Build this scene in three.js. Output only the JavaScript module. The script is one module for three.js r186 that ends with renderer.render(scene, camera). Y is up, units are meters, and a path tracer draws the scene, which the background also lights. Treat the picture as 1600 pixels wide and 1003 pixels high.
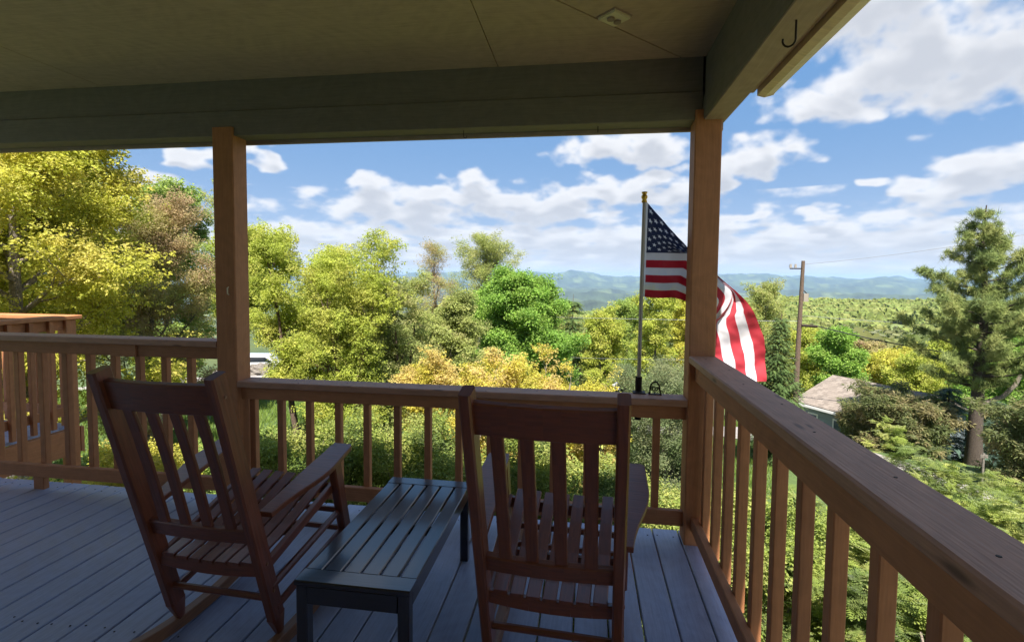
import * as THREE from 'three';
import { mergeGeometries } from 'three/addons/utils/BufferGeometryUtils.js';
import { createNoise2D, createNoise3D } from 'simplex-noise';

// ---------------------------------------------------------------- camera, sky, sun, exposure
const scene = new THREE.Scene();
const camera = new THREE.PerspectiveCamera(67.81, 1600 / 1003, 0.05, 60000);
camera.rotation.order = 'YXZ';
camera.position.set(0, 1.46, 0);
camera.rotation.set(-0.0537215, 0.1424548, 0.0091579);
camera.setViewOffset(1600, 1057.15, 0, 54.15, 1600, 1003);
const renderer = new THREE.WebGLRenderer({ antialias: true });
renderer.toneMapping = THREE.LinearToneMapping;
renderer.toneMappingExposure = 3.2;
renderer.shadowMap.enabled = true;
const SUN = new THREE.Vector3(0.085, 0.82, 0.54).normalize();
const sun = new THREE.DirectionalLight(new THREE.Color(1, 0.94, 0.86), 4.4);
sun.position.copy(SUN).multiplyScalar(120);
sun.castShadow = true; sun.shadow.mapSize.set(4096, 4096);
Object.assign(sun.shadow.camera, { left: -60, right: 60, top: 60, bottom: -60, near: 1, far: 300 });
scene.add(sun); scene.add(sun.target);

let seed = 7;
const reseed = (s) => { seed = s | 0; };
const rnd = () => { seed = (seed + 0x6d2b79f5) | 0; let t = Math.imul(seed ^ (seed >>> 15), 1 | seed); t = (t + Math.imul(t ^ (t >>> 7), 61 | t)) ^ t; return ((t ^ (t >>> 14)) >>> 0) / 4294967296; };
const R = (a, b) => a + (b - a) * rnd();
const n2 = createNoise2D(rnd), n3 = createNoise3D(rnd);
const clamp = (x, a = 0, b = 1) => Math.min(b, Math.max(a, x)), lerp = (a, b, t) => a + (b - a) * t;
const sm = (a, b, x) => { const t = clamp((x - a) / (b - a)); return t * t * (3 - 2 * t); };
const D2R = Math.PI / 180;
const fbm2 = (x, y, o = 4) => { let s = 0, a = 0.5; for (let i = 0; i < o; i++) { s += a * n2(x, y); x = x * 2.03 + 7.1; y = y * 2.03 - 3.7; a *= 0.5; } return s; };
const fbm3 = (x, y, z, o = 4) => { let s = 0, a = 0.5; for (let i = 0; i < o; i++) { s += a * n3(x, y, z); x = x * 2.03 + 7.1; y = y * 2.03 - 3.7; z *= 2.03; a *= 0.5; } return s; };

// sky: air and fair-weather cumulus, [azimuth, elevation, half width, half height] in degrees
{
  const W = 4096, H = 2048, data = new Float32Array(W * H * 4);
  const seen = [[-19.7, 7.2, 9.5, 3.0], [-6.8, 7.7, 11, 2.8], [4.5, 8.9, 9.5, 2.3], [-23.7, 8.6, 3.1, 1.9], [-14, 9, 3.9, 2], [1.3, 13.6, 5, 2.1], [7.1, 13.5, 4.8, 2.4], [17.2, 11.7, 4.6, 2], [23.1, 15.8, 5.4, 2.4], [29.3, 18.6, 8, 4.6], [35, 16.2, 5.5, 4],
    [25.8, 23, 10, 3.6], [38, 23, 9, 5.5], [32.3, 7.5, 4.4, 1.5], [35.8, 8.9, 4.4, 2.3], [26.8, 8.8, 1.4, 0.6], [16.2, 6.1, 3.2, 1.1], [23.2, 6.1, 2, 0.7], [-40.4, 11.1, 2.2, 1.3], [-43.9, 7.9, 3.2, 1.7], [-34.9, 11.9, 1.7, 1.7], [13, 9.6, 3.4, 2.2], [-52, 14, 6, 3]];
  const puffs = [...seen];
  for (let i = 0; i < 150; i++) {
    const az = R(-180, 180), el = 5 + 75 * Math.pow(rnd(), 1.5), s = R(0.7, 1.5), w = R(3, 9) * s, h = w * R(0.24, 0.55);
    if (az > -62 && az < 46 && el < 30) continue;
    puffs.push([az, el, w / Math.max(0.35, Math.cos(el * D2R)), h]);
  }
  const cell = 6, bins = new Map();
  puffs.forEach((p) => {
    for (let a = Math.floor((p[0] - p[2] * 1.8) / cell); a <= Math.floor((p[0] + p[2] * 1.8) / cell); a++)
      for (let e = Math.floor((p[1] - p[3] * 2) / cell); e <= Math.floor((p[1] + p[3] * 2) / cell); e++) { const k = ((a % 60) + 60) % 60 + e * 100; if (!bins.has(k)) bins.set(k, []); bins.get(k).push(p); }
  });
  const density = (az, el, x, y, z, fine) => {
    const Y = 7 * Math.log(1 + Math.max(el, 0) / 5);                  // puffs flatten towards the horizon
    const wx = fbm3(x * 8, Y * 0.6, z * 8, 3), wy = fbm3(x * 8 + 31, Y * 0.6, z * 8 - 9, 3);
    const a = az + wx * 3.4, e = el + wy * 1.7;
    let m = -0.9;
    const list = bins.get(((Math.floor(az / cell) % 60) + 60) % 60 + Math.floor(el / cell) * 100);
    if (list) for (const p of list) {
      let da = a - p[0]; if (da > 180) da -= 360; if (da < -180) da += 360;
      const de = e - p[1], q = (da / p[2]) ** 2 + (de / (de < 0 ? p[3] * 0.8 : p[3])) ** 2;
      m = Math.max(m, 1 - q);
    }
    const band = Math.exp(-(((el - 3.1) / 2.6) ** 2));                // streaks of far cloud low over the hills
    if (el < 9) m = Math.max(m, band * (1.05 + 0.9 * fbm3(x * 5, el * 0.75, z * 5, 3)) - 0.15);
    return m * 0.95 + fbm3(x * 11, Y * 0.75, z * 11, fine) * 1.0 + 0.06;
  };
  for (let row = 0; row < H; row++) {
    const el = ((row + 0.5) / H - 0.5) * 180, up = el * D2R, y = Math.sin(up), c = Math.cos(up), t = clamp(el / 90);
    const k = Math.exp(-Math.max(el, 0) / 9.5), k2 = Math.exp(-Math.max(el, 0) / 3.2);
    const air = [lerp(0.10, 0.38, k) + 0.27 * k2, lerp(0.245, 0.51, k) + 0.19 * k2, lerp(0.50, 0.68, k) + 0.09 * k2];
    for (let col = 0; col < W; col++) {
      const a = ((col + 0.5) / W - 0.5) * 2 * Math.PI, x = Math.cos(a) * c, z = Math.sin(a) * c, o = (row * W + col) * 4;
      let rgb = air;
      if (el > -1) {
        const az = Math.atan2(x, -z) / D2R, d = density(az, el, x, y, z, 6), al = sm(-0.16, 0.7, d) * sm(-0.5, 1.5, el);
        if (al > 0.002) {
          const yy = Math.sin(Math.min(up + 1.3 * D2R, 1.57)), above = density(az - 0.6, el + 1.3, x, yy, z, 2), thick = sm(0.1, 0.95, above) * 0.6 + sm(0.45, 1.1, d) * 0.22;
          const far = Math.exp(-el / 5) * 0.35, wht = [0.725, 0.73, 0.745], gry = [0.42, 0.445, 0.495];
          rgb = air.map((v, i) => lerp(v, lerp(lerp(wht[i], gry[i], clamp(thick)), v + 0.1, far), al * 0.96));
        }
      }
      data[o] = rgb[0]; data[o + 1] = rgb[1]; data[o + 2] = rgb[2]; data[o + 3] = 1;
    }
  }
  const tex = new THREE.DataTexture(data, W, H, THREE.RGBAFormat, THREE.FloatType);
  tex.mapping = THREE.EquirectangularReflectionMapping; tex.magFilter = THREE.LinearFilter; tex.needsUpdate = true;
  scene.background = tex; scene.environment = tex;
  const level = 0.432; scene.backgroundIntensity = level; scene.environmentIntensity = level;
}
scene.fog = new THREE.FogExp2(new THREE.Color(0.42, 0.66, 1.0), 0.000036);

// ---------------------------------------------------------------- helpers
const taken = new Map();
const numbered = (n) => { const k = taken.get(n) ?? 0; taken.set(n, k + 1); return k ? n + '_' + String(k).padStart(3, '0') : n; };
const shadow = (o) => { o.castShadow = true; o.receiveShadow = true; return o; };
function tag(o, label, category, group, kind) { if (label) o.userData.label = label; if (category) o.userData.category = category; if (group) o.userData.group = group; if (kind) o.userData.kind = kind; return o; }
function thing(name, label, category, pos = [0, 0, 0], turn = 0, group, kind) { const g = new THREE.Group(); g.name = numbered(name); g.position.set(...pos); g.rotation.y = turn; scene.add(g); return tag(g, label, category, group, kind); }
function part(name, geo, mat, parent, pos, rot) { const m = shadow(new THREE.Mesh(geo, mat)); m.name = name; if (pos) m.position.set(...pos); if (rot) m.rotation.set(...rot); parent.add(m); return m; }
const V = (x, y, z) => new THREE.Vector3(x, y, z);

// a plank: eight-sided prism along x with eased edges, centred, uv in metres along the grain
function plank(len, h, d, ch = 0.003, uo = R(0, 9), vo = R(0, 9)) {
  const y = h / 2, z = d / 2, pr = [[-y + ch, -z], [y - ch, -z], [y, -z + ch], [y, z - ch], [y - ch, z], [-y + ch, z], [-y, z - ch], [-y, -z + ch]];
  const p = [], n = [], uv = []; let v = 0;
  const push = (a, b, c, nn, ua, ub, uc) => { p.push(...a, ...b, ...c); for (let i = 0; i < 3; i++) n.push(...nn); uv.push(...ua, ...ub, ...uc); };
  for (let i = 0; i < 8; i++) {
    const a = pr[i], b = pr[(i + 1) % 8], dy = b[0] - a[0], dz = b[1] - a[1], L = Math.hypot(dy, dz) || 1e-9, nn = [0, -dz / L, dy / L];
    const s = nn[1] * (a[0] + b[0]) + nn[2] * (a[1] + b[1]) < 0 ? -1 : 1, N = [0, nn[1] * s, nn[2] * s];
    const A = [-len / 2, ...a], B = [len / 2, ...a], C = [len / 2, ...b], E = [-len / 2, ...b], u0 = uo, u1 = uo + len, v0 = vo + v, v1 = vo + v + L;
    const tri = (P, Q, S, uP, uQ, uS) => { const e1 = V(...Q).sub(V(...P)), e2 = V(...S).sub(V(...P)); if (e1.cross(e2).dot(V(...N)) < 0) push(P, S, Q, N, uP, uS, uQ); else push(P, Q, S, N, uP, uQ, uS); };
    tri(A, B, C, [u0, v0], [u1, v0], [u1, v1]); tri(A, C, E, [u0, v0], [u1, v1], [u0, v1]);
    v += L;
  }
  for (const s of [-1, 1]) for (let i = 1; i < 7; i++) {
    const q = [pr[0], pr[i], pr[i + 1]].map((c) => [s * len / 2, ...c]), uq = [pr[0], pr[i], pr[i + 1]].map((c) => [uo + c[0] * 0.3, vo + c[1]]), e = V(...q[1]).sub(V(...q[0])).cross(V(...q[2]).sub(V(...q[0])));
    if (e.x * s < 0) push(q[0], q[2], q[1], [s, 0, 0], uq[0], uq[2], uq[1]); else push(...q, [s, 0, 0], ...uq);
  }
  const g = new THREE.BufferGeometry();
  g.setAttribute('position', new THREE.Float32BufferAttribute(p, 3)); g.setAttribute('normal', new THREE.Float32BufferAttribute(n, 3)); g.setAttribute('uv', new THREE.Float32BufferAttribute(uv, 2));
  return g;
}
// plank whose long axis is chosen, filling the box x0..x1, y0..y1, z0..z1
function slab(x0, x1, y0, y1, z0, z1, ch) {
  const dx = x1 - x0, dy = y1 - y0, dz = z1 - z0; let g;
  if (dx >= dy && dx >= dz) g = plank(dx, dy, dz, ch);
  else if (dy >= dz) { g = plank(dy, dx, dz, ch); g.rotateZ(Math.PI / 2); }
  else { g = plank(dz, dy, dx, ch); g.rotateY(Math.PI / 2); }
  return g.translate((x0 + x1) / 2, (y0 + y1) / 2, (z0 + z1) / 2);
}
// bar of rectangular section between two points; wide = size across `side`, deep = other
function bar(a, b, wide, deep, side = V(1, 0, 0), ch = 0.003) {
  const d = b.clone().sub(a), L = d.length(), x = d.normalize(), z = side.clone().addScaledVector(x, -side.dot(x)).normalize(), y = z.clone().cross(x);
  return plank(L, deep, wide, ch).applyMatrix4(new THREE.Matrix4().makeBasis(x, y, z).setPosition(a.clone().add(b).multiplyScalar(0.5)));
}
function tube(points, radii, seg = 6, closed = false) {
  const p = [], n = [], uv = [], idx = []; let up = V(0.31, 0.2, 0.93), v = 0;
  points.forEach((q, i) => {
    const t = (points[i + 1] ?? q).clone().sub(points[i - 1] ?? q).normalize(), a = up.clone().addScaledVector(t, -up.dot(t)).normalize(), b = t.clone().cross(a), r = Array.isArray(radii) ? radii[i] : radii;
    if (i) v += q.distanceTo(points[i - 1]);
    up = a;
    for (let k = 0; k <= seg; k++) { const w = k / seg * Math.PI * 2, c = a.clone().multiplyScalar(Math.cos(w)).addScaledVector(b, Math.sin(w)); p.push(q.x + c.x * r, q.y + c.y * r, q.z + c.z * r); n.push(c.x, c.y, c.z); uv.push(v, k / seg * Math.max(0.05, r * 6)); }
  });
  const m = seg + 1;
  for (let i = 0; i + 1 < points.length; i++) for (let k = 0; k < seg; k++) { const A = i * m + k; idx.push(A, A + 1, A + m, A + 1, A + m + 1, A + m); }
  const g = new THREE.BufferGeometry();
  g.setAttribute('position', new THREE.Float32BufferAttribute(p, 3)); g.setAttribute('normal', new THREE.Float32BufferAttribute(n, 3)); g.setAttribute('uv', new THREE.Float32BufferAttribute(uv, 2)); g.setIndex(idx);
  return g;
}

// ---------------------------------------------------------------- procedural textures
function pixelTexture(w, h, f, srgb) {
  const d = new Uint8Array(w * h * 4);
  for (let y = 0; y < h; y++) for (let x = 0; x < w; x++) { const c = f(x / w, y / h, x, y), o = (y * w + x) * 4; d[o] = clamp(c[0]) * 255; d[o + 1] = clamp(c[1]) * 255; d[o + 2] = clamp(c[2]) * 255; d[o + 3] = 255; }
  const t = new THREE.DataTexture(d, w, h); t.wrapS = t.wrapT = THREE.RepeatWrapping; t.magFilter = THREE.LinearFilter; t.needsUpdate = true; if (srgb) t.colorSpace = THREE.SRGBColorSpace;
  return t;
}
const tor = (u, v, fu, fv, o) => { const a = u * 2 * Math.PI, b = v * 2 * Math.PI; return fbm3(Math.cos(a) * fu + 5 * Math.cos(b) * 0, Math.sin(a) * fu, 0, 1) * 0 + fbm3(Math.cos(a) * fu / 6.28 * 2 + Math.cos(b) * fv / 6.28, Math.sin(a) * fu / 6.28 * 2 + 3 + Math.sin(b) * fv / 6.28, Math.cos(b) * fv / 6.28 * 1.3 - Math.sin(b) * fv / 6.28, o); };
const grain = (u, v, s = 0) => 0.5 + 0.42 * tor(u, v, 2.2, 46, 3) + 0.25 * tor(u + 0.13 + s, v, 5, 150, 2);
const blotch = (u, v) => 0.5 + 0.7 * tor(u, v, 6, 7, 4);
// painted wood: value map about 1 that keeps grain, small chips and stains; bump from the grain
function woodTex(strength, chips, chipTone) {
  return pixelTexture(512, 512, (u, v) => {
    const g = grain(u, v), b = blotch(u, v), ch = tor(u + 0.4, v + 0.2, 30, 60, 3) > 0.62 - chips ? 1 : 0;
    const k = 0.86 + strength * (g - 0.5) + 0.16 * (b - 0.5);
    return [lerp(k, chipTone, ch * 0.5), lerp(k, chipTone, ch * 0.5), lerp(k, chipTone, ch * 0.5)];
  });
}
const grainBump = pixelTexture(512, 512, (u, v) => { const g = grain(u, v, 0.3); return [g, g, g]; });
const roughTex = pixelTexture(256, 256, (u, v) => { const g = 0.78 + 0.35 * (blotch(u, v) - 0.5) + 0.2 * (grain(u, v) - 0.5); return [g, g, g]; });
const paintTex = woodTex(0.28, 0.0, 0.7), deckTex = woodTex(0.34, 0.14, 1.3), varnishTex = woodTex(0.75, 0.0, 0.6);
const knots = []; for (let i = 0; i < 7; i++) knots.push([rnd(), rnd(), R(0.006, 0.013)]);
const capTex = pixelTexture(1024, 512, (u, v) => { let k = 0.86 + 0.36 * (grain(u, v) - 0.5) + 0.2 * (blotch(u, v) - 0.5); for (const [a, b, s] of knots) { const q = Math.hypot((u - a) * 0.55, v - b); if (q < s * 2.2) k *= lerp(0.42, 1, sm(s * 0.5, s * 2.2, q)); } if (tor(u + 0.7, v, 60, 60, 2) > 0.5) k *= 1.18; return [k, k, k * 1.02]; });
capTex.repeat.set(0.7, 1.6);
const paint = (r, g, b, o = {}) => { const m = new THREE.MeshPhysicalMaterial({ roughness: 0.62, map: paintTex, bumpMap: grainBump, bumpScale: 0.0009, ...o }); m.color.setRGB(r, g, b); return m; };
const M = {
  brown: [0, 1, 2].map((i) => paint(0.45 * (0.9 + 0.1 * i), 0.19 * (0.9 + 0.1 * i), 0.082 * (0.92 + 0.08 * i), { specularIntensity: 0.6, roughness: 0.68 })),
  deck: [0, 1, 2, 3].map((i) => paint([0.315, 0.335, 0.355, 0.325][i], [0.355, 0.375, 0.395, 0.365][i], [0.50, 0.52, 0.54, 0.51][i], { map: deckTex, roughness: 0.5, roughnessMap: roughTex })),
  ceiling: paint(0.57, 0.415, 0.28, { roughness: 0.75, bumpScale: 0.0004 }),
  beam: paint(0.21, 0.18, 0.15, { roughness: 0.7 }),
  trim: paint(0.40, 0.29, 0.225, { roughness: 0.7 }),
  gutter: paint(0.80, 0.64, 0.42, { roughness: 0.45 }),
  roof: paint(0.12, 0.11, 0.10, { roughness: 0.9 }),
  chair: [0, 1].map((i) => paint(0.18 + 0.015 * i, 0.043 + 0.005 * i, 0.015, { map: varnishTex, roughness: 0.4, clearcoat: 0.45, clearcoatRoughness: 0.25 })),
  rocker: paint(0.26, 0.115, 0.05, { map: varnishTex, roughness: 0.5, clearcoat: 0.2, clearcoatRoughness: 0.4 }),
  table: paint(0.017, 0.011, 0.012, { map: varnishTex, roughness: 0.28, ior: 1.6, bumpScale: 0.0004, clearcoat: 0.7, clearcoatRoughness: 0.12 }),
  iron: new THREE.MeshStandardMaterial({ color: 0x2a211b, roughness: 0.6, metalness: 0.6 }),
  brass: new THREE.MeshStandardMaterial({ color: 0xd9ab4e, roughness: 0.28, metalness: 0.9 }),
  steel: new THREE.MeshStandardMaterial({ color: 0xa79d90, roughness: 0.45, metalness: 0.5 }),
  cap: paint(0.47, 0.245, 0.15, { map: capTex, specularIntensity: 0.8, roughness: 0.6, bumpScale: 0.0016 }),
  cream: paint(0.8, 0.70, 0.46, { roughness: 0.6 }),
};
const pick = (a) => a[Math.floor(rnd() * a.length)];

// ---------------------------------------------------------------- terrain
const spline = (pts) => (r) => { const l = Math.log(r + 4); let i = 0; while (i < pts.length - 2 && r > pts[i + 1][0]) i++; const a = pts[i], b = pts[i + 1], t = clamp((l - Math.log(a[0] + 4)) / (Math.log(b[0] + 4) - Math.log(a[0] + 4))); return lerp(a[1], b[1], t); };
const gRight = spline([[0, -2.3], [8, -2.9], [18, -4.1], [24, -5.0], [30, -6.6], [45, -10.5], [100, -20], [250, -36], [600, -46], [950, -42], [1300, -75], [2500, -230], [4200, -300], [60000, -300]]);
const gMid = spline([[0, -2.3], [8, -3.1], [14, -4.1], [27, -6.5], [45, -10], [100, -21], [300, -48], [700, -80], [1000, -78], [1400, -120], [2600, -260], [4200, -310], [60000, -300]]);
const gLeft = spline([[0, -2.3], [8, -2.7], [14, -3.2], [27, -4.4], [47, -6.8], [100, -13], [300, -35], [800, -90], [2600, -240], [4200, -300], [60000, -300]]);
function ground(x, z) {
  const r = Math.hypot(x, z), ph = Math.atan2(x, -z) / D2R, wr = sm(6, 20, ph) * (1 - sm(100, 160, ph)), wl = 1 - sm(-32, -12, ph);
  let h = gMid(r) * (1 - wr) * (1 - wl) + gRight(r) * wr + gLeft(r) * wl * (1 - wr);
  if (ph > 100 || ph < -110) h = lerp(h, -2.3, 0.6 * sm(100, 160, Math.abs(ph)) * (1 - sm(200, 2000, r)));
  h += 0.12 * fbm2(x / 5, z / 5, 2) * sm(4, 12, r) + 6 * fbm2(x / 120, z / 120, 3) * sm(80, 400, r);
  if (r > 1200) {
    const far = sm(1500, 4500, r);
    h += far * (150 * fbm2(x / 2300 + 3, z / 2300, 6) + 90 * (0.5 - Math.abs(fbm2(x / 5200 - 8, z / 5200 + 4, 4)) * 1.6));
    const mt = sm(12500, 18500, r) * (1 - sm(22500, 29000, r) * 0.6);
    const bump = (c, w, a) => a * Math.exp(-(((ph - c) / w) ** 2));
    h += mt * (245 + bump(-0.6, 2.0, 255) + bump(-5.6, 3.0, 130) + bump(-14, 8, 120) + bump(8, 3, 60) + bump(15.8, 4.5, 150) + bump(22, 5, 60) + bump(28.2, 1.3, 75) + bump(-40, 14, 160) + 90 * fbm2(x / 2200, z / 2200, 4));
  }
  return h;
}
const drivePts = [[34, 14], [30, 17.5], [20, 22.5], [9, 27], [-6, 31], [-20, 35.5], [-34, 40.5], [-43, 45], [-54, 47], [-70, 46]].map(([ph, r]) => V(Math.sin(ph * D2R) * r, 0, -Math.cos(ph * D2R) * r));
const driveCurve = new THREE.CatmullRomCurve3(drivePts), driveLine = driveCurve.getPoints(90);
{
  const angles = [];
  for (let a = -62; a < 46; a += 0.22) angles.push(a);
  for (let a = 46; a < 298; a += 3) angles.push(a);
  const rings = [0.6]; while (rings[rings.length - 1] < 31000) rings.push(rings[rings.length - 1] * 1.033 + 0.02);
  const N = angles.length, p = [], col = [], idx = [], uv = [];
  rings.forEach((r) => angles.forEach((a) => {
    const x = Math.sin(a * D2R) * r, z = -Math.cos(a * D2R) * r, y = ground(x, z);
    p.push(x, y, z); uv.push(x, z);
    const nb = fbm2(x / 3, z / 3, 3), nf = fbm2(x / 40, z / 40, 4), nh = fbm2(x / 500, z / 500, 5), wood = sm(50, 90, r), far = sm(1800, 3500, r);
    let c = [0.075 + 0.03 * nb, 0.125 + 0.03 * nb, 0.03];
    c = [lerp(c[0], 0.075 + 0.05 * nf, wood), lerp(c[1], 0.105 + 0.04 * nf, wood), lerp(c[2], 0.03, wood)];
    const mulch = 1 - sm(5.5, 8.5, r + nb * 3); c = [lerp(c[0], 0.17 + 0.05 * nb, mulch), lerp(c[1], 0.125 + 0.04 * nb, mulch), lerp(c[2], 0.085 + 0.03 * nb, mulch)];
    const cl = far * sm(0.2, 0.42, fbm2(x / 900 + 40, z / 900, 4));   // hay fields in the valley
    const k = Math.max(0.35, 1 + 0.9 * nh + 0.5 * nf);
    c = [lerp(c[0], 0.046 * k, far), lerp(c[1], 0.068 * k, far), lerp(c[2], 0.03 * k, far)];
    c = [lerp(c[0], 0.16, cl * 0.8), lerp(c[1], 0.2, cl * 0.8), lerp(c[2], 0.07, cl * 0.8)];
    const ph = a, inField = Math.exp(-(((ph - 29.6) / 1.5) ** 2) - (((r - 560) / 120) ** 2));
    if (inField > 0.35) c = [0.17, 0.22, 0.07];
    col.push(...c);
  }));
  for (let i = 0; i + 1 < rings.length; i++) for (let k = 0; k < N; k++) { const A = i * N + k, B = i * N + (k + 1) % N; idx.push(A, B, A + N, B, B + N, A + N); }
  const g = new THREE.BufferGeometry();
  g.setAttribute('position', new THREE.Float32BufferAttribute(p, 3)); g.setAttribute('color', new THREE.Float32BufferAttribute(col, 3)); g.setAttribute('uv', new THREE.Float32BufferAttribute(uv, 2)); g.setIndex(idx); g.computeVertexNormals();
  const soil = pixelTexture(512, 512, (u, v) => { const k = 0.82 + 0.5 * tor(u, v, 14, 14, 4) + 0.3 * tor(u + 0.3, v, 70, 70, 2); return [k, k, k * 0.95]; });
  soil.repeat.set(0.45, 0.45);
  const m = part('terrain', g, new THREE.MeshStandardMaterial({ vertexColors: true, roughness: 1, map: soil }), scene);
  tag(m, 'green hillside falling away to wooded valley and blue mountains', 'terrain', null, 'structure');
  // gravel drive
  const dp = [], di = [], du = [];
  driveLine.forEach((q, i) => {
    const t = driveCurve.getTangent(i / 90), nx = -t.z, nz = t.x, l = Math.hypot(nx, nz);
    for (let k = 0; k <= 8; k++) { const w = (k / 8 - 0.5) * (3.9 + 0.5 * fbm2(i * 0.4, k > 4 ? 5 : 1)); const x = q.x + nx / l * w, z = q.z + nz / l * w; dp.push(x, ground(x, z) + 0.05 + 0.05 * (1 - (k / 4 - 1) ** 2), z); du.push(x, z); if (i < 90 && k < 8) { const A = i * 9 + k; di.push(A, A + 9, A + 1, A + 1, A + 9, A + 10); } }
  });
  const dg = new THREE.BufferGeometry(); dg.setAttribute('position', new THREE.Float32BufferAttribute(dp, 3)); dg.setAttribute('uv', new THREE.Float32BufferAttribute(du, 2)); dg.setIndex(di); dg.computeVertexNormals();
  const gravel = pixelTexture(512, 512, (u, v) => { const k = 0.75 + 0.4 * tor(u, v, 90, 90, 2) + 0.35 * tor(u, v, 8, 8, 3); return [k, k * 0.97, k * 0.93]; });
  gravel.repeat.set(0.5, 0.5);
  const drive = part('driveway', dg, new THREE.MeshStandardMaterial({ color: new THREE.Color().setRGB(0.36, 0.34, 0.33), roughness: 1, map: gravel }), scene);
  tag(drive, 'pale gravel driveway curving across the slope below the porch', 'driveway', null, 'structure');
}

// ---------------------------------------------------------------- porch: deck
{
  const deck = thing('porch_deck', 'porch floor of blue-grey painted boards', 'deck', [0, 0, 0], 0, null, 'structure');
  for (let i = -36; i <= 2; i++) {
    const x1 = 0.4095 + 0.1449 * i, x0 = x1 - 0.1449 + 0.007, dz = R(-0.004, 0.004), dy = R(-0.0012, 0.0012);
    part('deck_board', slab(x0, Math.min(x1, 0.72), -0.03 + dy, dy, -2.953 + dz, 3.2, 0.004), pick(M.deck), deck);
  }
  const heads = [];
  for (let i = -36; i <= 2; i++) for (const z of [-2.88, -1.73, -0.58]) for (const o of [0.03, 0.115]) heads.push(new THREE.CylinderGeometry(0.0042, 0.0042, 0.0012, 7).translate(0.4095 + 0.1449 * (i - 1) + o + R(-0.006, 0.006), 0.0014, z + R(-0.012, 0.012)));
  part('screw_heads', mergeGeometries(heads), M.iron, deck).userData.kind = 'stuff';
  for (let i = 0; i < 6; i++) part('joist', slab(-4.8, 0.68, -0.22, -0.034, -2.9 + i * 1.15, -2.862 + i * 1.15), M.brown[0], deck);
  part('rim_board', slab(-4.85, 0.70, -0.24, -0.034, -2.945, -2.907), M.brown[1], deck);
  part('rim_board', slab(0.682, 0.72, -0.24, -0.034, -2.9, 3.2), M.brown[1], deck);
  for (const [x, z] of [[0.6, -2.82], [-2.17, -2.82], [-4.7, -2.82], [0.6, 0.2]]) part('support_post', slab(x - 0.07, x + 0.07, ground(x, z) - 0.3, -0.245, z - 0.07, z + 0.07), M.brown[0], deck);
}
// posts
function post(x0, z1, label) {
  const t = thing('porch_post', label, 'post', [x0 + 0.068, 0, z1 - 0.066], 0, 'porch posts');
  part('shaft', slab(-0.068, 0.068, 0.0005, 2.34, -0.066, 0.066, 0.006), M.brown[2], t);
  return t;
}
const cornerPost = post(0.563, -2.79, 'brown square porch post at the corner where two railings meet');
const midPost = post(-2.24, -2.79, 'brown square porch post between the low and the high railing');
part('wire_staple', tube([V(0.025, 1.335, 0.067), V(0.025, 1.34, 0.078), V(0.025, 1.375, 0.078), V(0.025, 1.38, 0.067)], 0.004, 6), M.cream, midPost);

// railings
{
  const f = thing('porch_railing', 'low brown front railing between the two porch posts', 'railing', [0, 0, 0], 0, 'porch railings');
  part('cap_rail', slab(-2.1035, 0.562, 0.764, 0.802, -2.93, -2.786, 0.005), M.cap, f);
  part('upper_rail', slab(-2.1035, 0.562, 0.684, 0.7635, -2.868, -2.83, 0.004), M.brown[2], f);
  part('bottom_rail', slab(-2.1035, 0.562, 0.083, 0.168, -2.868, -2.83, 0.004), M.brown[1], f);
  for (let i = 0; i < 14; i++) { const x = -2.083 + 0.1905 * i, j = R(-0.003, 0.003); part('baluster', slab(x + j, x + j + 0.039, 0.085, 0.762, -2.909, -2.8685, 0.003), pick(M.brown), f); }
  const l = thing('porch_railing', 'high brown railing left of the post, with a splice block', 'railing', [0, 0, 0], 0, 'porch railings');
  part('cap_rail', slab(-5.0, -2.2405, 1.007, 1.045, -2.93, -2.786, 0.005), M.cap, l);
  part('upper_rail', slab(-5.0, -2.2405, 0.927, 1.0065, -2.868, -2.83, 0.004), M.brown[0], l);
  part('splice_block', slab(-3.02, -2.835, 0.925, 1.0065, -2.8295, -2.818, 0.003), M.brown[1], l);
  part('bottom_rail', slab(-5.0, -2.2405, 0.083, 0.168, -2.868, -2.83, 0.004), M.brown[1], l);
  for (let i = 0; i < 14; i++) { const x = -2.516 - 0.187 * i, j = R(-0.004, 0.004); if (x > -4.98) part('baluster', slab(x + j, x + j + 0.04, 0.085, 1.005, -2.909, -2.8685, 0.003), pick(M.brown), l); }
  part('foot_block', slab(-3.66, -3.58, 0.0005, 0.083, -2.87, -2.832, 0.003), M.brown[0], l);
  const r = thing('porch_railing', 'high brown side railing running back along the deck edge', 'railing', [0, 0, 0], 0, 'porch railings');
  part('cap_rail', slab(0.563, 0.706, 1.004, 1.043, -2.7895, 3.0, 0.006), M.cap, r);
  part('upper_rail', slab(0.598, 0.636, 0.905, 1.0035, -2.7895, 3.0, 0.004), M.brown[2], r);
  part('bottom_rail', slab(0.598, 0.636, 0.083, 0.156, -2.7895, 3.0, 0.004), M.brown[1], r);
  for (let i = 0; i < 17; i++) { const z = -2.7 + 0.1935 * i, j = R(-0.003, 0.003); part('baluster', slab(0.6365, 0.676, 0.085, 1.003, z + j - 0.0395, z + j, 0.003), pick(M.brown), r); }
}
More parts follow.
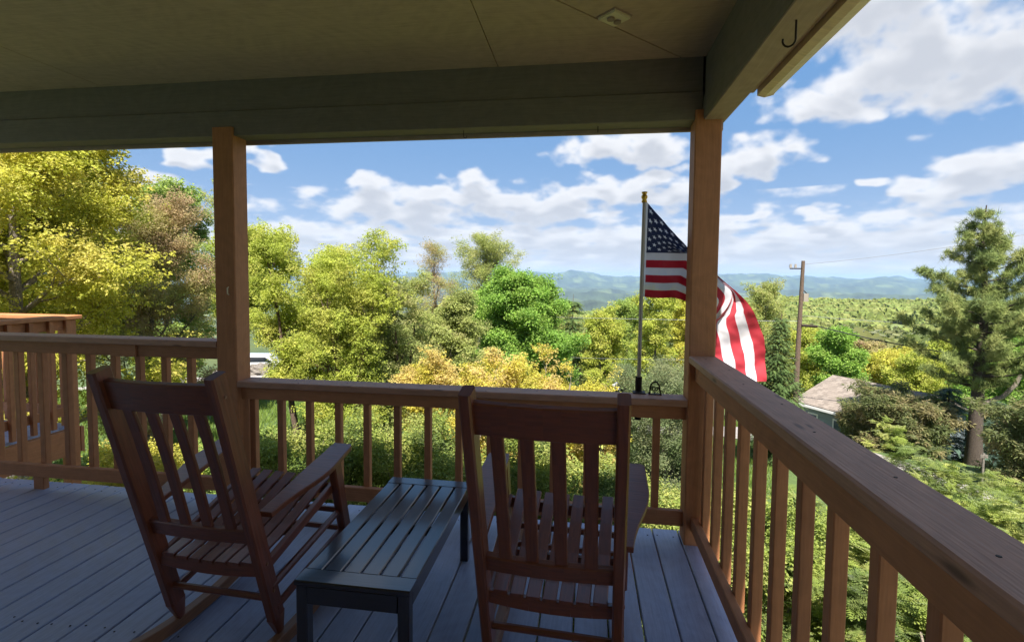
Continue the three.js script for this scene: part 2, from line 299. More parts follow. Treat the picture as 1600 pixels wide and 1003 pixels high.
// screw heads along the cap rails
for (const [lb, pts] of [['low brown front', (i) => [-2.0 + i * 0.29, 0.8022, -2.86 + (i % 2) * 0.05]], ['high brown railing', (i) => [-4.9 + i * 0.29, 1.0452, -2.86 + (i % 2) * 0.05]], ['high brown side', (i) => [0.63 + (i % 2) * 0.03, 1.0432, -2.7 + i * 0.31]]]) {
  const rail = scene.children.find((o) => o.userData.label?.startsWith(lb)), g = [];
  for (let i = 0; i < 9; i++) g.push(new THREE.CylinderGeometry(0.004, 0.004, 0.0012, 8).translate(...pts(i)));
  part('screw_heads', mergeGeometries(g), M.iron, rail).userData.kind = 'stuff';
}
// far landing at the left, with the rail that stands in the sun
{
  const t = thing('stair_landing', 'brown landing with sunlit cap rail beyond the high railing', 'deck');
  for (let i = 0; i < 9; i++) part('deck_board', slab(-6.6, -5.02, -0.075, -0.045, -4.28 + i * 0.145, -4.1405 + i * 0.145, 0.004), pick(M.deck), t);
  part('fascia', slab(-6.6, -4.972, -0.33, -0.08, -4.335, -4.302), M.brown[2], t);
  part('fascia', slab(-5.018, -4.97, -0.33, -0.08, -4.29, -2.985), M.brown[2], t);
  part('corner_post', slab(-5.08, -4.98, -2.9, 1.0, -4.30, -4.2, 0.005), M.brown[2], t);
  part('near_post', slab(-5.08, -4.98, -2.9, 1.0, -3.08, -2.98, 0.005), M.brown[2], t);
  part('cap_rail', slab(-5.1, -4.955, 1.001, 1.04, -4.34, -2.96, 0.005), M.brown[2], t);
  part('upper_rail', slab(-5.05, -5.012, 0.90, 1.0, -4.199, -3.081, 0.004), M.brown[2], t);
  part('bottom_rail', slab(-5.05, -5.012, 0.06, 0.145, -4.199, -3.081, 0.004), M.brown[1], t);
  for (let i = 0; i < 6; i++) part('baluster', slab(-5.011, -4.972, -0.04, 0.998, -4.08 + i * 0.175, -4.041 + i * 0.175, 0.003), pick(M.brown), t);
  part('cap_rail', slab(-6.6, -5.101, 1.001, 1.04, -4.34, -4.2, 0.005), M.brown[2], t);
  part('upper_rail', slab(-6.6, -5.081, 0.90, 1.0, -4.27, -4.232, 0.004), M.brown[2], t);
  part('bottom_rail', slab(-6.6, -5.081, 0.06, 0.145, -4.27, -4.232, 0.004), M.brown[1], t);
  for (let i = 0; i < 8; i++) part('baluster', slab(-5.28 - i * 0.185, -5.24 - i * 0.185, -0.04, 0.998, -4.309, -4.271, 0.003), pick(M.brown), t);
  part('brace', bar(V(-5.2, 0.15, -3.3), V(-6.1, 0.85, -3.3), 0.04, 0.08, V(0, 0, 1)), M.brown[2], t);
  part('step', slab(-6.6, -5.12, 0.07, 0.11, -3.5, -3.2), M.brown[1], t);
}
// roof, ceiling and beams
{
  const t = thing('porch_roof', 'porch roof with tan panel ceiling, grey-green beams and cream gutter', 'roof');
  const cy = 2.62, panel = (pts, i) => { const s = new THREE.Shape(pts.map(([x, z]) => new THREE.Vector2(x, -z))), g = new THREE.ExtrudeGeometry(s, { depth: 0.012, bevelEnabled: false }); g.rotateX(-Math.PI / 2).translate(0, cy, 0); part('ceiling_panel', g, M.ceiling, t); };
  const e = 0.0025;
  panel([[-0.494 + e, -2.8145], [0.483 - 2 * e, -2.8145], [-0.494 + e, -1.818 - 2 * e]]);
  panel([[0.49, -2.8145], [0.6125, -2.8145], [0.6125, 0.6 - e], [-0.494 + e, 0.6 - e], [-0.494 + e, -1.811 + e]]);
  for (const [a, b] of [[-3.0, -0.494], [-5.5, -3.0]]) for (const [c, d] of [[-2.8145, -0.35], [-0.35, 3.2]]) panel([[a + e, c + e], [b - e, c + e], [b - e, d - e], [a + e, d - e]]);
  panel([[-0.494 + e, 0.6 + e], [0.6125, 0.6 + e], [0.6125, 3.2], [-0.494 + e, 3.2]]);
  part('roof_deck', slab(-5.6, 0.86, 2.645, 2.70, -3.08, 3.3), M.roof, t);
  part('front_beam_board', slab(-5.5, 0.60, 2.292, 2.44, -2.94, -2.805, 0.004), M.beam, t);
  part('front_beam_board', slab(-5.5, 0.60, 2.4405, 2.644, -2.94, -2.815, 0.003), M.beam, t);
  part('front_trim', slab(-5.5, 0.74, 2.272, 2.644, -2.966, -2.941, 0.003), M.trim, t);
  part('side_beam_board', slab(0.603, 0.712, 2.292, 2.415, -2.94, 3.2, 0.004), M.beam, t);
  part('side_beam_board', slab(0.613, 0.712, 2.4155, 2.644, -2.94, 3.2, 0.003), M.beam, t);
  part('beam_soffit', slab(0.606, 0.712, 2.284, 2.2915, -2.78, 3.2, 0.002), M.trim, t);
  part('side_trim', slab(0.7125, 0.742, 2.31, 2.644, -2.94, 3.2, 0.003), M.trim, t);
  part('fascia', slab(0.785, 0.81, 2.37, 2.644, -2.66, 3.2, 0.003), M.trim, t);
  part('soffit', slab(0.7425, 0.784, 2.40, 2.412, -2.66, 3.2, 0.002), M.trim, t);
  const gs = new THREE.Shape([[0.812, 2.45], [0.812, 2.345], [0.845, 2.335], [0.885, 2.345], [0.905, 2.39], [0.905, 2.45], [0.90, 2.45], [0.90, 2.392], [0.882, 2.35], [0.845, 2.34], [0.817, 2.35], [0.817, 2.45]].map(([x, y]) => new THREE.Vector2(x, y)));
  const gg = new THREE.ExtrudeGeometry(gs, { depth: 5.8, bevelEnabled: false }); gg.translate(0, 0, -2.62);
  const gut = part('gutter', gg, M.gutter, t);
  const ce = new THREE.ExtrudeGeometry(new THREE.Shape([[0.812, 2.452], [0.812, 2.343], [0.845, 2.333], [0.887, 2.343], [0.908, 2.39], [0.908, 2.452]].map(([x, y]) => new THREE.Vector2(x, y))), { depth: 0.004, bevelEnabled: false }); ce.translate(0, 0, -2.6245);
  part('end_cap', ce, M.gutter, gut);
  part('drip_edge', slab(0.8105, 0.818, 2.452, 2.642, -2.66, 3.2, 0.001), M.gutter, gut);
  // ceiling plate
  const v = thing('ceiling_plate', 'small square cream outlet plate on the porch ceiling', 'outlet plate', [0.112, 2.62, -2.34], Math.PI / 4);
  part('backing', slab(-0.05, 0.05, -0.016, -0.0005, -0.05, 0.05, 0.004), M.cream, v);
  for (const s of [-1, 1]) part('socket', new THREE.CylinderGeometry(0.017, 0.017, 0.008, 14).translate(s * 0.021, -0.0205, 0), M.trim, v);
  part('rim', slab(-0.056, 0.056, -0.005, -0.0004, -0.056, 0.056, 0.002), M.trim, v);
  const hook = (x, y, z, s, turn, label) => { const h = thing('ceiling_hook', label, 'hook', [x, y, z], turn); const pts = []; for (let i = 0; i <= 3; i++) pts.push(V(0, -i * 0.017 * s, 0)); for (let i = 1; i <= 8; i++) { const a = i / 8 * Math.PI * 1.1; pts.push(V((1 - Math.cos(a)) * 0.016 * s, (-0.051 - Math.sin(a) * 0.018) * s, 0)); } part('wire', tube(pts, 0.0028 * s, 7), M.iron, h); };
  hook(0.655, 2.284, -1.76, 1.15, Math.PI * 0.9, 'large dark hook screwed under the side beam');
  hook(-0.70, 2.292, -2.86, 0.6, 0.3, 'small dark cup hook under the front beam');
  const nl = thing('beam_nail', 'thin dark nail hanging under the front beam', 'nail', [0.06, 2.292, -2.86]); part('shank', tube([V(0, 0.01, 0), V(0, -0.035, 0.002)], 0.0022, 6), M.iron, nl);
}

// house wall behind the porch
{
  const t = thing('house_wall', 'tan lap-sided house wall at the back of the porch', 'wall'), m = [0, 1].map((i) => paint(0.3 + 0.02 * i, 0.25 + 0.02 * i, 0.19 + 0.02 * i, { roughness: 0.8 }));
  for (let i = 0; i < 21; i++) part('siding_board', slab(-5.5, 0.98, 0.002 + i * 0.125, 0.122 + i * 0.125, 1.92 + R(0, 0.003), 1.94, 0.004), m[i % 2], t);
  part('sheathing', slab(-5.5, 0.98, -2.6, 2.61, 1.945, 2.05), m[0], t);
}

// ---------------------------------------------------------------- furniture
function rocker(x, z, hd, tilt, label, mi) {
  // local frame: x right, y up, -z towards the view; origin between the feet of the rear stiles
  const t = thing('rocking_chair', label, 'chair', [x, 0, z], -hd, 'rocking chairs'), m = M.chair[mi], ct = Math.cos(tilt), st = Math.sin(tilt), W = 0.416;
  const S = (s, lx, off = 0) => V(lx, 0.065 + s * ct + off * st, s * st - off * ct);   // point on the back plane; off is towards the sitter
  for (const e of [-1, 1]) {
    const lx = e * (W / 2 + 0.019);
    const stile = [bar(S(0.075, lx), S(1.108, lx), 0.038, 0.066, V(1, 0, 0), 0.006)];
    const foot = new THREE.CylinderGeometry(0.026, 0.011, 0.09, 4, 1); foot.rotateY(Math.PI / 4); foot.scale(1.0, 1, 1.7); foot.rotateX(tilt); foot.translate(...S(0.032, lx).toArray());
    foot.deleteAttribute('uv'); foot.setAttribute('uv', new THREE.Float32BufferAttribute(new Float32Array(foot.attributes.position.count * 2), 2));
    part('rear_stile', mergeGeometries([stile[0], foot.toNonIndexed()]), m, t);
    const peg = (s) => part('peg', new THREE.CylinderGeometry(0.006, 0.006, 0.004, 8).rotateZ(Math.PI / 2).translate(...S(s, lx + e * 0.02).toArray()), M.rocker, t);
    peg(1.03); peg(0.33); peg(0.2);
    // front leg, square to the seat
    const L0 = V(e * 0.257, 0.672, -0.345), L1 = V(e * 0.257, 0.09, -0.345 - 0.582 * Math.tan(0.25));
    part('front_leg', bar(L1, L0, 0.04, 0.055, V(1, 0, 0), 0.005), m, t);
    const onLeg = (y) => L0.clone().lerp(L1, (0.672 - y) / 0.582);
    part('side_stretcher', bar(S(0.215, e * 0.235), onLeg(0.355).setX(e * 0.25), 0.026, 0.03, V(1, 0, 0), 0.008), m, t);
    part('side_stretcher', bar(S(0.115, e * 0.235), onLeg(0.255).setX(e * 0.25), 0.026, 0.03, V(1, 0, 0), 0.008), m, t);
    // arm: flat board, slim behind and broad in front
    const sh = new THREE.Shape(); sh.moveTo(0.222, 0.095); sh.lineTo(0.27, 0.095); sh.bezierCurveTo(0.285, -0.06, 0.335, -0.1, 0.338, -0.22); sh.lineTo(0.332, -0.385); sh.quadraticCurveTo(0.33, -0.4, 0.315, -0.402); sh.lineTo(0.245, -0.402); sh.lineTo(0.23, -0.2); sh.lineTo(0.222, 0.095);
    const ag = new THREE.ExtrudeGeometry(sh, { depth: 0.016, bevelEnabled: true, bevelSize: 0.003, bevelThickness: 0.003, bevelSegments: 2, curveSegments: 10 });
    ag.rotateX(Math.PI / 2); if (e < 0) ag.applyMatrix4(new THREE.Matrix4().makeScale(-1, 1, 1)); // y = thickness, z = shape y
    if (e < 0) { const ix = ag.attributes.position; for (let i = 0; i < ix.count; i += 3) for (const at of [ag.attributes.position, ag.attributes.normal, ag.attributes.uv]) for (let c = 0; c < at.itemSize; c++) { const q = at.array[i * at.itemSize + c]; at.array[i * at.itemSize + c] = at.array[(i + 1) * at.itemSize + c]; at.array[(i + 1) * at.itemSize + c] = q; } }
    ag.rotateX(0.2); ag.translate(0, 0.60, 0);
    part('arm', ag, m, t);
    // curved runner
    const pr = [], Rr = 1.25, zc = -0.10, n = 20;
    for (let i = 0; i <= n; i++) { const zz = 0.38 - i / n * 1.16, hgt = 0.004 + ((zz - zc) ** 2) / (2 * Rr); pr.push([zz, hgt]); }
    const rs = new THREE.Shape([...pr.map(([a, b]) => new THREE.Vector2(a, b)), ...pr.slice().reverse().map(([a, b]) => new THREE.Vector2(a, b + 0.045))]);
    const rg = new THREE.ExtrudeGeometry(rs, { depth: 0.034, bevelEnabled: true, bevelSize: 0.003, bevelThickness: 0.003, bevelSegments: 1 }); rg.rotateY(-Math.PI / 2); rg.translate(e * 0.24 + 0.017, 0, 0);
    part('runner', rg, M.rocker, t);
  }
  const cross = (name, s0, s1, deep, w = W, bow = 0) => {                      // curved slat between the stiles
    const g = [], n = bow ? 8 : 1, f = (k) => -bow * (1 - (2 * k / n - 1) ** 2);
    for (let k = 0; k < n; k++) { const mid = (s0 + s1) / 2; g.push(bar(S(mid, -w / 2 + w * k / n, f(k)), S(mid, -w / 2 + w * (k + 1) / n + (n > 1 ? 0.0005 : 0), f(k + 1)), s1 - s0, deep, V(0, ct, st), 0.004)); }
    return part(name, g.length > 1 ? mergeGeometries(g) : g[0], m, t);
  };
  cross('crest_rail', 0.963, 1.074, 0.026, W, 0.009);
  cross('lower_back_rail', 0.428, 0.491, 0.028, W, 0.008);
  for (const k of [0.158, 0.377, 0.604, 0.834]) { const lx = -W / 2 + k * W; const pts = [0.489, 0.62, 0.75, 0.88, 0.966].map((s, i) => S(s, lx, [-0.007, -0.004, -0.003, -0.005, -0.009][i])); part('back_slat', mergeGeometries(pts.slice(1).map((q, i) => bar(pts[i], q.clone().addScaledVector(q.clone().sub(pts[i]).normalize(), 0.001), 0.042, 0.015, V(1, 0, 0), 0.003))), m, t); }
  // seat: slats follow a shallow dip from front rail to rear rail
  const seatY = (k) => lerp(0.383, 0.515, k) - 0.03 * Math.sin(Math.PI * k) * (1 - k), seatZ = (k) => lerp(0.105, -0.42, k);
  for (let i = 0; i < 7; i++) {
    const lx = (i - 3) * 0.0605, g = [], n = 7;
    for (let k = 0; k < n; k++) { const a = k / n, b = (k + 1) / n, wa = lerp(0.93, 1.03, a), wb = lerp(0.93, 1.03, b), dip = -0.012 * (1 - (lx / 0.2) ** 2); g.push(bar(V(lx * wa, seatY(a) + dip, seatZ(a)), V(lx * wb, seatY(b) + dip * 0.6, seatZ(b) - 0.0008), 0.0475, 0.014, V(1, 0, 0), 0.003)); }
    part('seat_slat', mergeGeometries(g), m, t);
  }
  const rail = (k, h, name, w = 0.43) => part(name, mergeGeometries([0, 1, 2, 3, 4, 5].map((i) => { const f = (q) => V((q / 6 - 0.5) * w, seatY(k) - 0.028 - 0.014 * (1 - (q / 3 - 1) ** 2), seatZ(k)); return bar(f(i), f(i + 1), h, 0.024, V(0, 1, 0), 0.003); })), m, t);
  rail(0.03, 0.045, 'rear_seat_rail', 0.425); rail(0.45, 0.036, 'seat_support'); rail(0.93, 0.045, 'front_seat_rail', 0.48);
  for (const y of [0.6, 0.47]) part('seat_side_rail', bar(V(y > 0.5 ? 0.222 : -0.222, seatY(0) - 0.03, seatZ(0.03)), V(y > 0.5 ? 0.236 : -0.236, seatY(1) - 0.03, seatZ(0.95)), 0.022, 0.04, V(1, 0, 0), 0.003), m, t);
  part('rear_stretcher', bar(S(0.159, -W / 2), S(0.159, W / 2), 0.024, 0.026, V(0, 1, 0), 0.008), m, t);
  for (const y of [0.35, 0.25]) { const zz = -0.345 - (0.672 - y) * Math.tan(0.25); part('front_stretcher', bar(V(-0.24, y, zz), V(0.24, y, zz), 0.024, 0.028, V(0, 1, 0), 0.008), m, t); }
  return t;
}
rocker(-1.3953, -1.7727, 0.0427, 0.2762, 'dark wood rocking chair in front of the porch post, left of the low table', 0);
rocker(-0.0935, -1.7438, 0.0558, 0.2983, 'dark wood rocking chair near the corner post, right of the low table', 1);
{
  const x0 = -0.983, x1 = -0.564, z0 = -2.49, z1 = -1.57, y = 0.40, b = 0.052;
  const t = thing('coffee_table', 'low slatted black-brown table between the two rocking chairs', 'table', [(x0 + x1) / 2, 0, (z0 + z1) / 2], 0);
  const lx = (x1 - x0) / 2, lz = (z1 - z0) / 2;
  for (const s of [-1, 1]) {
    part('top_end', slab(-lx, lx, y - 0.02, y, s * lz - (s > 0 ? b * 1.5 : 0), s * lz + (s < 0 ? b * 1.5 : 0), 0.004), M.table, t);
    part('apron', slab(-lx + 0.046, lx - 0.046, y - 0.085, y - 0.0205, s * (lz - 0.014) - 0.01, s * (lz - 0.014) + 0.01, 0.002), M.table, t);
    part('apron', slab(s * (lx - 0.014) - 0.01, s * (lx - 0.014) + 0.01, y - 0.075, y - 0.0205, -lz + 0.046, lz - 0.046, 0.002), M.table, t);
    for (const q of [-1, 1]) part('leg', slab(s * (lx - 0.0245) - 0.021, s * (lx - 0.0245) + 0.021, 0.0015, y - 0.0205, q * (lz - 0.0245) - 0.021, q * (lz - 0.0245) + 0.021, 0.004), M.table, t);
  }
  const n = 6, gap = 0.0095, w = (2 * lx - gap * (n - 1)) / n;
  for (let i = 0; i < n; i++) { const a = -lx + i * (w + gap); part('top_slat', slab(a, a + w, y - 0.0195, y - 0.0006 - R(0, 0.0006), -lz + b * 1.5 + 0.0008, lz - b * 1.5 - 0.0008, 0.0035), M.table, t); }
  part('cross_batten', slab(-lx + 0.03, lx - 0.03, y - 0.045, y - 0.0205, -0.02, 0.02, 0.002), M.table, t);
}

// ---------------------------------------------------------------- flag and small ironwork on the front rail
{
  const t = thing('flag_pole', 'slim steel flagpole with gold knob, fixed to the front rail', 'flagpole', [0.320, 0.70, -2.953]);
  part('shaft', tube([V(0, 0.06, 0), V(0.004, 0.66, 0), V(0.009, 1.185, 0)], [0.0115, 0.011, 0.01], 12), M.steel, t);
  part('bracket', tube([V(0, -0.06, 0), V(0, 0.19, 0)], 0.019, 12), M.iron, t);
  part('bracket_plate', slab(-0.03, 0.03, 0.06, 0.10, 0.0, 0.022, 0.003), M.iron, t);
  part('base_plate', slab(-0.035, 0.035, 0.1025, 0.108, -0.01, 0.06, 0.002), M.iron, t);
  part('finial', new THREE.LatheGeometry([[0, 0], [0.015, 0], [0.015, 0.012], [0.011, 0.016], [0.017, 0.026], [0.018, 0.036], [0.012, 0.044], [0.012, 0.05], [0.016, 0.053], [0.016, 0.06], [0, 0.062]].map(([a, b]) => new THREE.Vector2(a, b)), 16).translate(0.009, 1.185, 0), M.brass, t);
  // printed cloth
  const W = 1024, H = 560, cv = document.createElement('canvas'); cv.width = W; cv.height = H; const c = cv.getContext('2d');
  for (let i = 0; i < 13; i++) { c.fillStyle = i % 2 ? '#c9c6cc' : '#a30f26'; c.fillRect(0, i * H / 13, W, H / 13 + 1); }
  const cw = W * 0.4, chh = H * 7 / 13; c.fillStyle = '#1c2748'; c.fillRect(0, 0, cw, chh);
  c.fillStyle = '#d4d4dc';
  for (let r = 0; r < 9; r++) for (let k = 0; k < (r % 2 ? 5 : 6); k++) { const x = cw * ((r % 2 ? 2 : 1) + 2 * k) / 12, y = chh * (r + 1) / 10; c.beginPath(); for (let i = 0; i < 10; i++) { const a = i * Math.PI / 5 - Math.PI / 2, q = i % 2 ? 7 : 17; c.lineTo(x + Math.cos(a) * q, y + Math.sin(a) * q); } c.closePath(); c.fill(); }
  c.fillStyle = '#d8d6da'; c.fillRect(0, 0, 14, H);
  const tex = new THREE.CanvasTexture(cv); tex.colorSpace = THREE.SRGBColorSpace; tex.magFilter = THREE.LinearFilter;
  const top = new THREE.CatmullRomCurve3([V(0.338, 1.895, -2.953), V(0.47, 1.745, -2.97), V(0.615, 1.60, -3.0), V(0.77, 1.47, -3.05), V(0.92, 1.34, -3.09), V(1.03, 1.17, -3.11), V(1.07, 1.0, -3.10), V(1.065, 0.86, -3.08)]);
  const bot = new THREE.CatmullRomCurve3([V(0.334, 1.352, -2.953), V(0.43, 1.345, -2.965), V(0.525, 1.345, -2.98), V(0.6125, 1.30, -3.0), V(0.605, 1.20, -3.03), V(0.625, 1.08, -3.05), V(0.645, 0.97, -3.05), V(0.67, 0.885, -3.04)]);
  const nu = 72, nv = 52, p = [], uv = [], idx = [];
  for (let i = 0; i <= nu; i++) for (let j = 0; j <= nv; j++) {
    const u = i / nu, v = j / nv, A = top.getPoint(u), B = bot.getPoint(u), sq = Math.sin(Math.PI * clamp(u / 0.62)) ** 1 * (u < 0.62 ? 1 : 0);
    const lin = v, w54 = clamp((A.y - 1.602) / (A.y - B.y), 0.065, 0.54), folded = v < 0.54 ? v / 0.54 * w54 : w54 + (v - 0.54) / 0.46 * (1 - w54), spread = v < 0.385 ? v / 0.385 * 0.76 : 0.76 + (v - 0.385) / 0.615 * 0.24, w = lerp((u < 0.62 ? folded : lin), spread, sm(0.5, 0.68, u));
    const q = A.clone().lerp(B, w), amp = 0.05 * sm(0, 0.12, u);
    q.z += amp * Math.sin(u * 13 + v * 1.2) * 0.32 + 0.03 * sm(0.3, 1, u) * Math.sin(v * 10 + u * 5);
    q.z += 0.011 * sm(0.05, 0.3, u) * Math.sin(u * 34 - v * 13) + 0.006 * n2(u * 14, v * 9);
    if (v < 0.54) q.z -= 0.09 * sq * Math.sin(Math.PI * v / 0.54);
    p.push(q.x, q.y, q.z); uv.push(u, 1 - v);
    if (i < nu && j < nv) { const a = i * (nv + 1) + j; idx.push(a, a + 1, a + nv + 1, a + 1, a + nv + 2, a + nv + 1); }
  }
  const g = new THREE.BufferGeometry(); g.setAttribute('position', new THREE.Float32BufferAttribute(p, 3)); g.setAttribute('uv', new THREE.Float32BufferAttribute(uv, 2)); g.setIndex(idx); g.computeVertexNormals();
  const weave = pixelTexture(256, 256, (u, v) => { const k = 0.5 + 0.25 * Math.sin(u * 256 * 1.57) + 0.25 * Math.sin(v * 256 * 1.57); return [k, k, k]; }); weave.repeat.set(6, 4);
  const fl = part('flag', g, new THREE.MeshPhysicalMaterial({ map: tex, roughness: 0.8, transmission: 0.32, thickness: 0, side: THREE.DoubleSide, bumpMap: weave, bumpScale: 0.0002 }), scene);
  tag(fl, 'stars and stripes flag drooping from the pole behind the corner post', 'flag');
  // scrolled iron ornament on the rail
  const o = thing('iron_ornament', 'small scrolled iron bracket standing on the front rail beside the flagpole', 'ornament', [0.405, 0.802, -2.90]);
  const arch = []; for (let i = 0; i <= 14; i++) { const a = Math.PI * i / 14; arch.push(V(-Math.cos(a) * 0.026, 0.03 + Math.sin(a) * 0.042, 0)); }
  part('arch', tube([V(-0.03, 0.001, 0), ...arch, V(0.032, 0.001, 0)], 0.0045, 7), M.iron, o);
  for (const s of [-1, 1]) { const sp = []; for (let i = 0; i <= 16; i++) { const a = i / 16 * Math.PI * 2.6, r = 0.013 * (1 - i / 22); sp.push(V(s * (0.002 + r * Math.cos(a) + 0.008), 0.032 + r * Math.sin(a), 0.004)); } part('scroll', tube(sp, 0.003, 6), M.iron, o); }
  part('foot', slab(-0.035, 0.037, 0.0005, 0.005, -0.012, 0.012, 0.001), M.iron, o);
}

// ---------------------------------------------------------------- vegetation: leaf sprays
const quadSpray = (n, spread, L, Wd, flat = 0.75, fold = 0.25) => {      // leaves round a short twig, each a folded diamond of two faces
  const p = [];
  for (let i = 0; i < n; i++) {
    const a = R(0, 6.283), rr = spread * Math.sqrt(rnd()), c = V(Math.cos(a) * rr, R(-0.5, 0.5) * spread, Math.sin(a) * rr), d = V(Math.cos(a) + R(-0.7, 0.7), R(-0.9, 0.35), Math.sin(a) + R(-0.7, 0.7)).normalize(), nn = V(R(-1, 1) * flat * 2, 1, R(-1, 1) * flat * 2).normalize();
    const s = d.clone().cross(nn).normalize(), l = L * R(0.7, 1.25), w = Wd * R(0.7, 1.2), up = s.clone().cross(d).normalize();
    const A = c, B = c.clone().addScaledVector(d, l), m = c.clone().addScaledVector(d, l * 0.45), C = m.clone().addScaledVector(s, w / 2).addScaledVector(up, w * fold), E = m.clone().addScaledVector(s, -w / 2).addScaledVector(up, w * fold);
    for (const q of [A, C, B, A, B, E]) p.push(q.x, q.y, q.z);
  }
  const g = new THREE.BufferGeometry(); g.setAttribute('position', new THREE.Float32BufferAttribute(p, 3)); g.computeVertexNormals(); return g;
};
const frondSpray = (L, W, n) => {                                         // flat feathery conifer frond lying along +z, tip drooping
  const p = [], tri = (a, b, c) => p.push(...a, ...b, ...c), y = (t) => -0.22 * L * t * t;
  for (let i = 0; i < n; i++) { const t = i / n, w = W * Math.sin(Math.PI * (0.18 + 0.8 * t)) * R(0.75, 1.1), z = t * L; for (const s of [-1, 1]) { const tip = [s * w, y(t) - 0.12 * w + R(-0.01, 0.01), z + w * 0.75]; tri([0, y(t), z], tip, [0, y(t + 0.06), z + L / n * 0.75]); if (i % 2) tri([s * w * 0.45, y(t), z + w * 0.3], [s * w * 0.55, y(t) - 0.02, z + w * 0.3 + 0.05 * L], [s * w * 0.62, y(t), z + w * 0.42]); } }
  const g = new THREE.BufferGeometry(); g.setAttribute('position', new THREE.Float32BufferAttribute(p, 3)); g.computeVertexNormals(); return g;
};
const tuftSpray = (n, L) => {                                             // burst of pine needles
  const p = [];
  for (let i = 0; i < n; i++) { const d = V(R(-1, 1), R(-0.5, 1), R(-1, 1)).normalize(), s = d.clone().cross(V(R(-1, 1), R(-1, 1), R(-1, 1))).normalize().multiplyScalar(L * 0.035), b = d.clone().multiplyScalar(L * R(0.7, 1.1)), o = V(R(-1, 1), R(-1, 1), R(-1, 1)).multiplyScalar(L * 0.25); for (const q of [o.clone().add(s), o.clone().sub(s), o.clone().add(b)]) p.push(q.x, q.y, q.z); }
  const g = new THREE.BufferGeometry(); g.setAttribute('position', new THREE.Float32BufferAttribute(p, 3)); g.computeVertexNormals(); return g;
};
reseed(101);
const SPRAY = { broad: quadSpray(24, 0.15, 0.055, 0.04, 0.9), fine: quadSpray(24, 0.14, 0.042, 0.026, 0.9), dense: quadSpray(30, 0.18, 0.062, 0.046, 0.9), long: quadSpray(12, 0.1, 0.12, 0.038, 0.6), clump: quadSpray(22, 0.55, 0.24, 0.17, 0.5), frond: frondSpray(0.34, 0.085, 13), hem: (() => { const g = []; for (let i = 0; i < 6; i++) { const f = frondSpray(R(0.15, 0.24), 0.045, 9); f.rotateX(R(-0.15, 0.35)); f.rotateZ(R(-0.4, 0.4)); f.rotateY(R(-1.1, 1.1)); f.translate(R(-0.06, 0.06), R(-0.03, 0.03), R(-0.08, 0.05)); g.push(f); } return mergeGeometries(g); })(), tuft: tuftSpray(30, 0.16), blade: (() => { const p = []; for (let i = 0; i < 7; i++) { const a = R(0, 6.28), x = R(-0.06, 0.06), z = R(-0.06, 0.06), h = R(0.05, 0.12), w = 0.006; p.push(x - Math.cos(a) * w, 0, z - Math.sin(a) * w, x + Math.cos(a) * w, 0, z + Math.sin(a) * w, x + R(-0.04, 0.04), h, z + R(-0.04, 0.04)); } const g = new THREE.BufferGeometry(); g.setAttribute('position', new THREE.Float32BufferAttribute(p, 3)); g.computeVertexNormals(); return g; })() };
const leafMat = new THREE.MeshPhysicalMaterial({ roughness: 0.95, transmission: 0.52, thickness: 0, side: THREE.DoubleSide, specularIntensity: 0.4 });
const needleMat = new THREE.MeshPhysicalMaterial({ roughness: 0.8, transmission: 0.18, thickness: 0, side: THREE.DoubleSide, specularIntensity: 0.3 });
const barkTex = pixelTexture(256, 256, (u, v) => { const k = 0.7 + 0.7 * tor(u, v, 10, 40, 4); return [k, k * 0.97, k * 0.94]; });
const bark = (r, g, b) => new THREE.MeshStandardMaterial({ color: new THREE.Color().setRGB(r, g, b), roughness: 0.95, map: barkTex, bumpMap: barkTex, bumpScale: 0.006 });
const BARK = { grey: bark(0.2, 0.18, 0.155), brown: bark(0.15, 0.105, 0.075), pale: bark(0.34, 0.29, 0.24), dark: bark(0.09, 0.07, 0.055) };
const PAL = {
  yellow: [[0.54, 0.52, 0.065], [0.45, 0.47, 0.055], [0.60, 0.53, 0.11]], lime: [[0.44, 0.49, 0.07], [0.37, 0.44, 0.06], [0.50, 0.50, 0.10]], green: [[0.25, 0.42, 0.06], [0.20, 0.36, 0.055], [0.31, 0.45, 0.075]], mid: [[0.30, 0.41, 0.08], [0.24, 0.35, 0.07], [0.38, 0.44, 0.10]],
  olive: [[0.37, 0.42, 0.11], [0.31, 0.36, 0.10], [0.43, 0.42, 0.15]], red: [[0.44, 0.38, 0.15], [0.47, 0.34, 0.20], [0.40, 0.42, 0.12]], gold: [[0.58, 0.50, 0.07], [0.48, 0.46, 0.06], [0.62, 0.48, 0.17]], hemlock: [[0.25, 0.32, 0.05], [0.13, 0.19, 0.04], [0.42, 0.44, 0.11]], conifer: [[0.075, 0.128, 0.038], [0.098, 0.150, 0.045], [0.120, 0.165, 0.045]],
  pine: [[0.22, 0.27, 0.08], [0.15, 0.2, 0.065], [0.31, 0.33, 0.11]], rhodo: [[0.158, 0.188, 0.053], [0.128, 0.165, 0.050], [0.300, 0.255, 0.112]], sage: [[0.195, 0.240, 0.105], [0.150, 0.210, 0.075], [0.255, 0.270, 0.120]], blue: [[0.075, 0.128, 0.090], [0.090, 0.150, 0.112], [0.068, 0.112, 0.075]],
};
const tmpM = new THREE.Matrix4(), tmpQ = new THREE.Quaternion(), tmpC = new THREE.Color(), UP = V(0, 1, 0), E3 = new THREE.Euler();
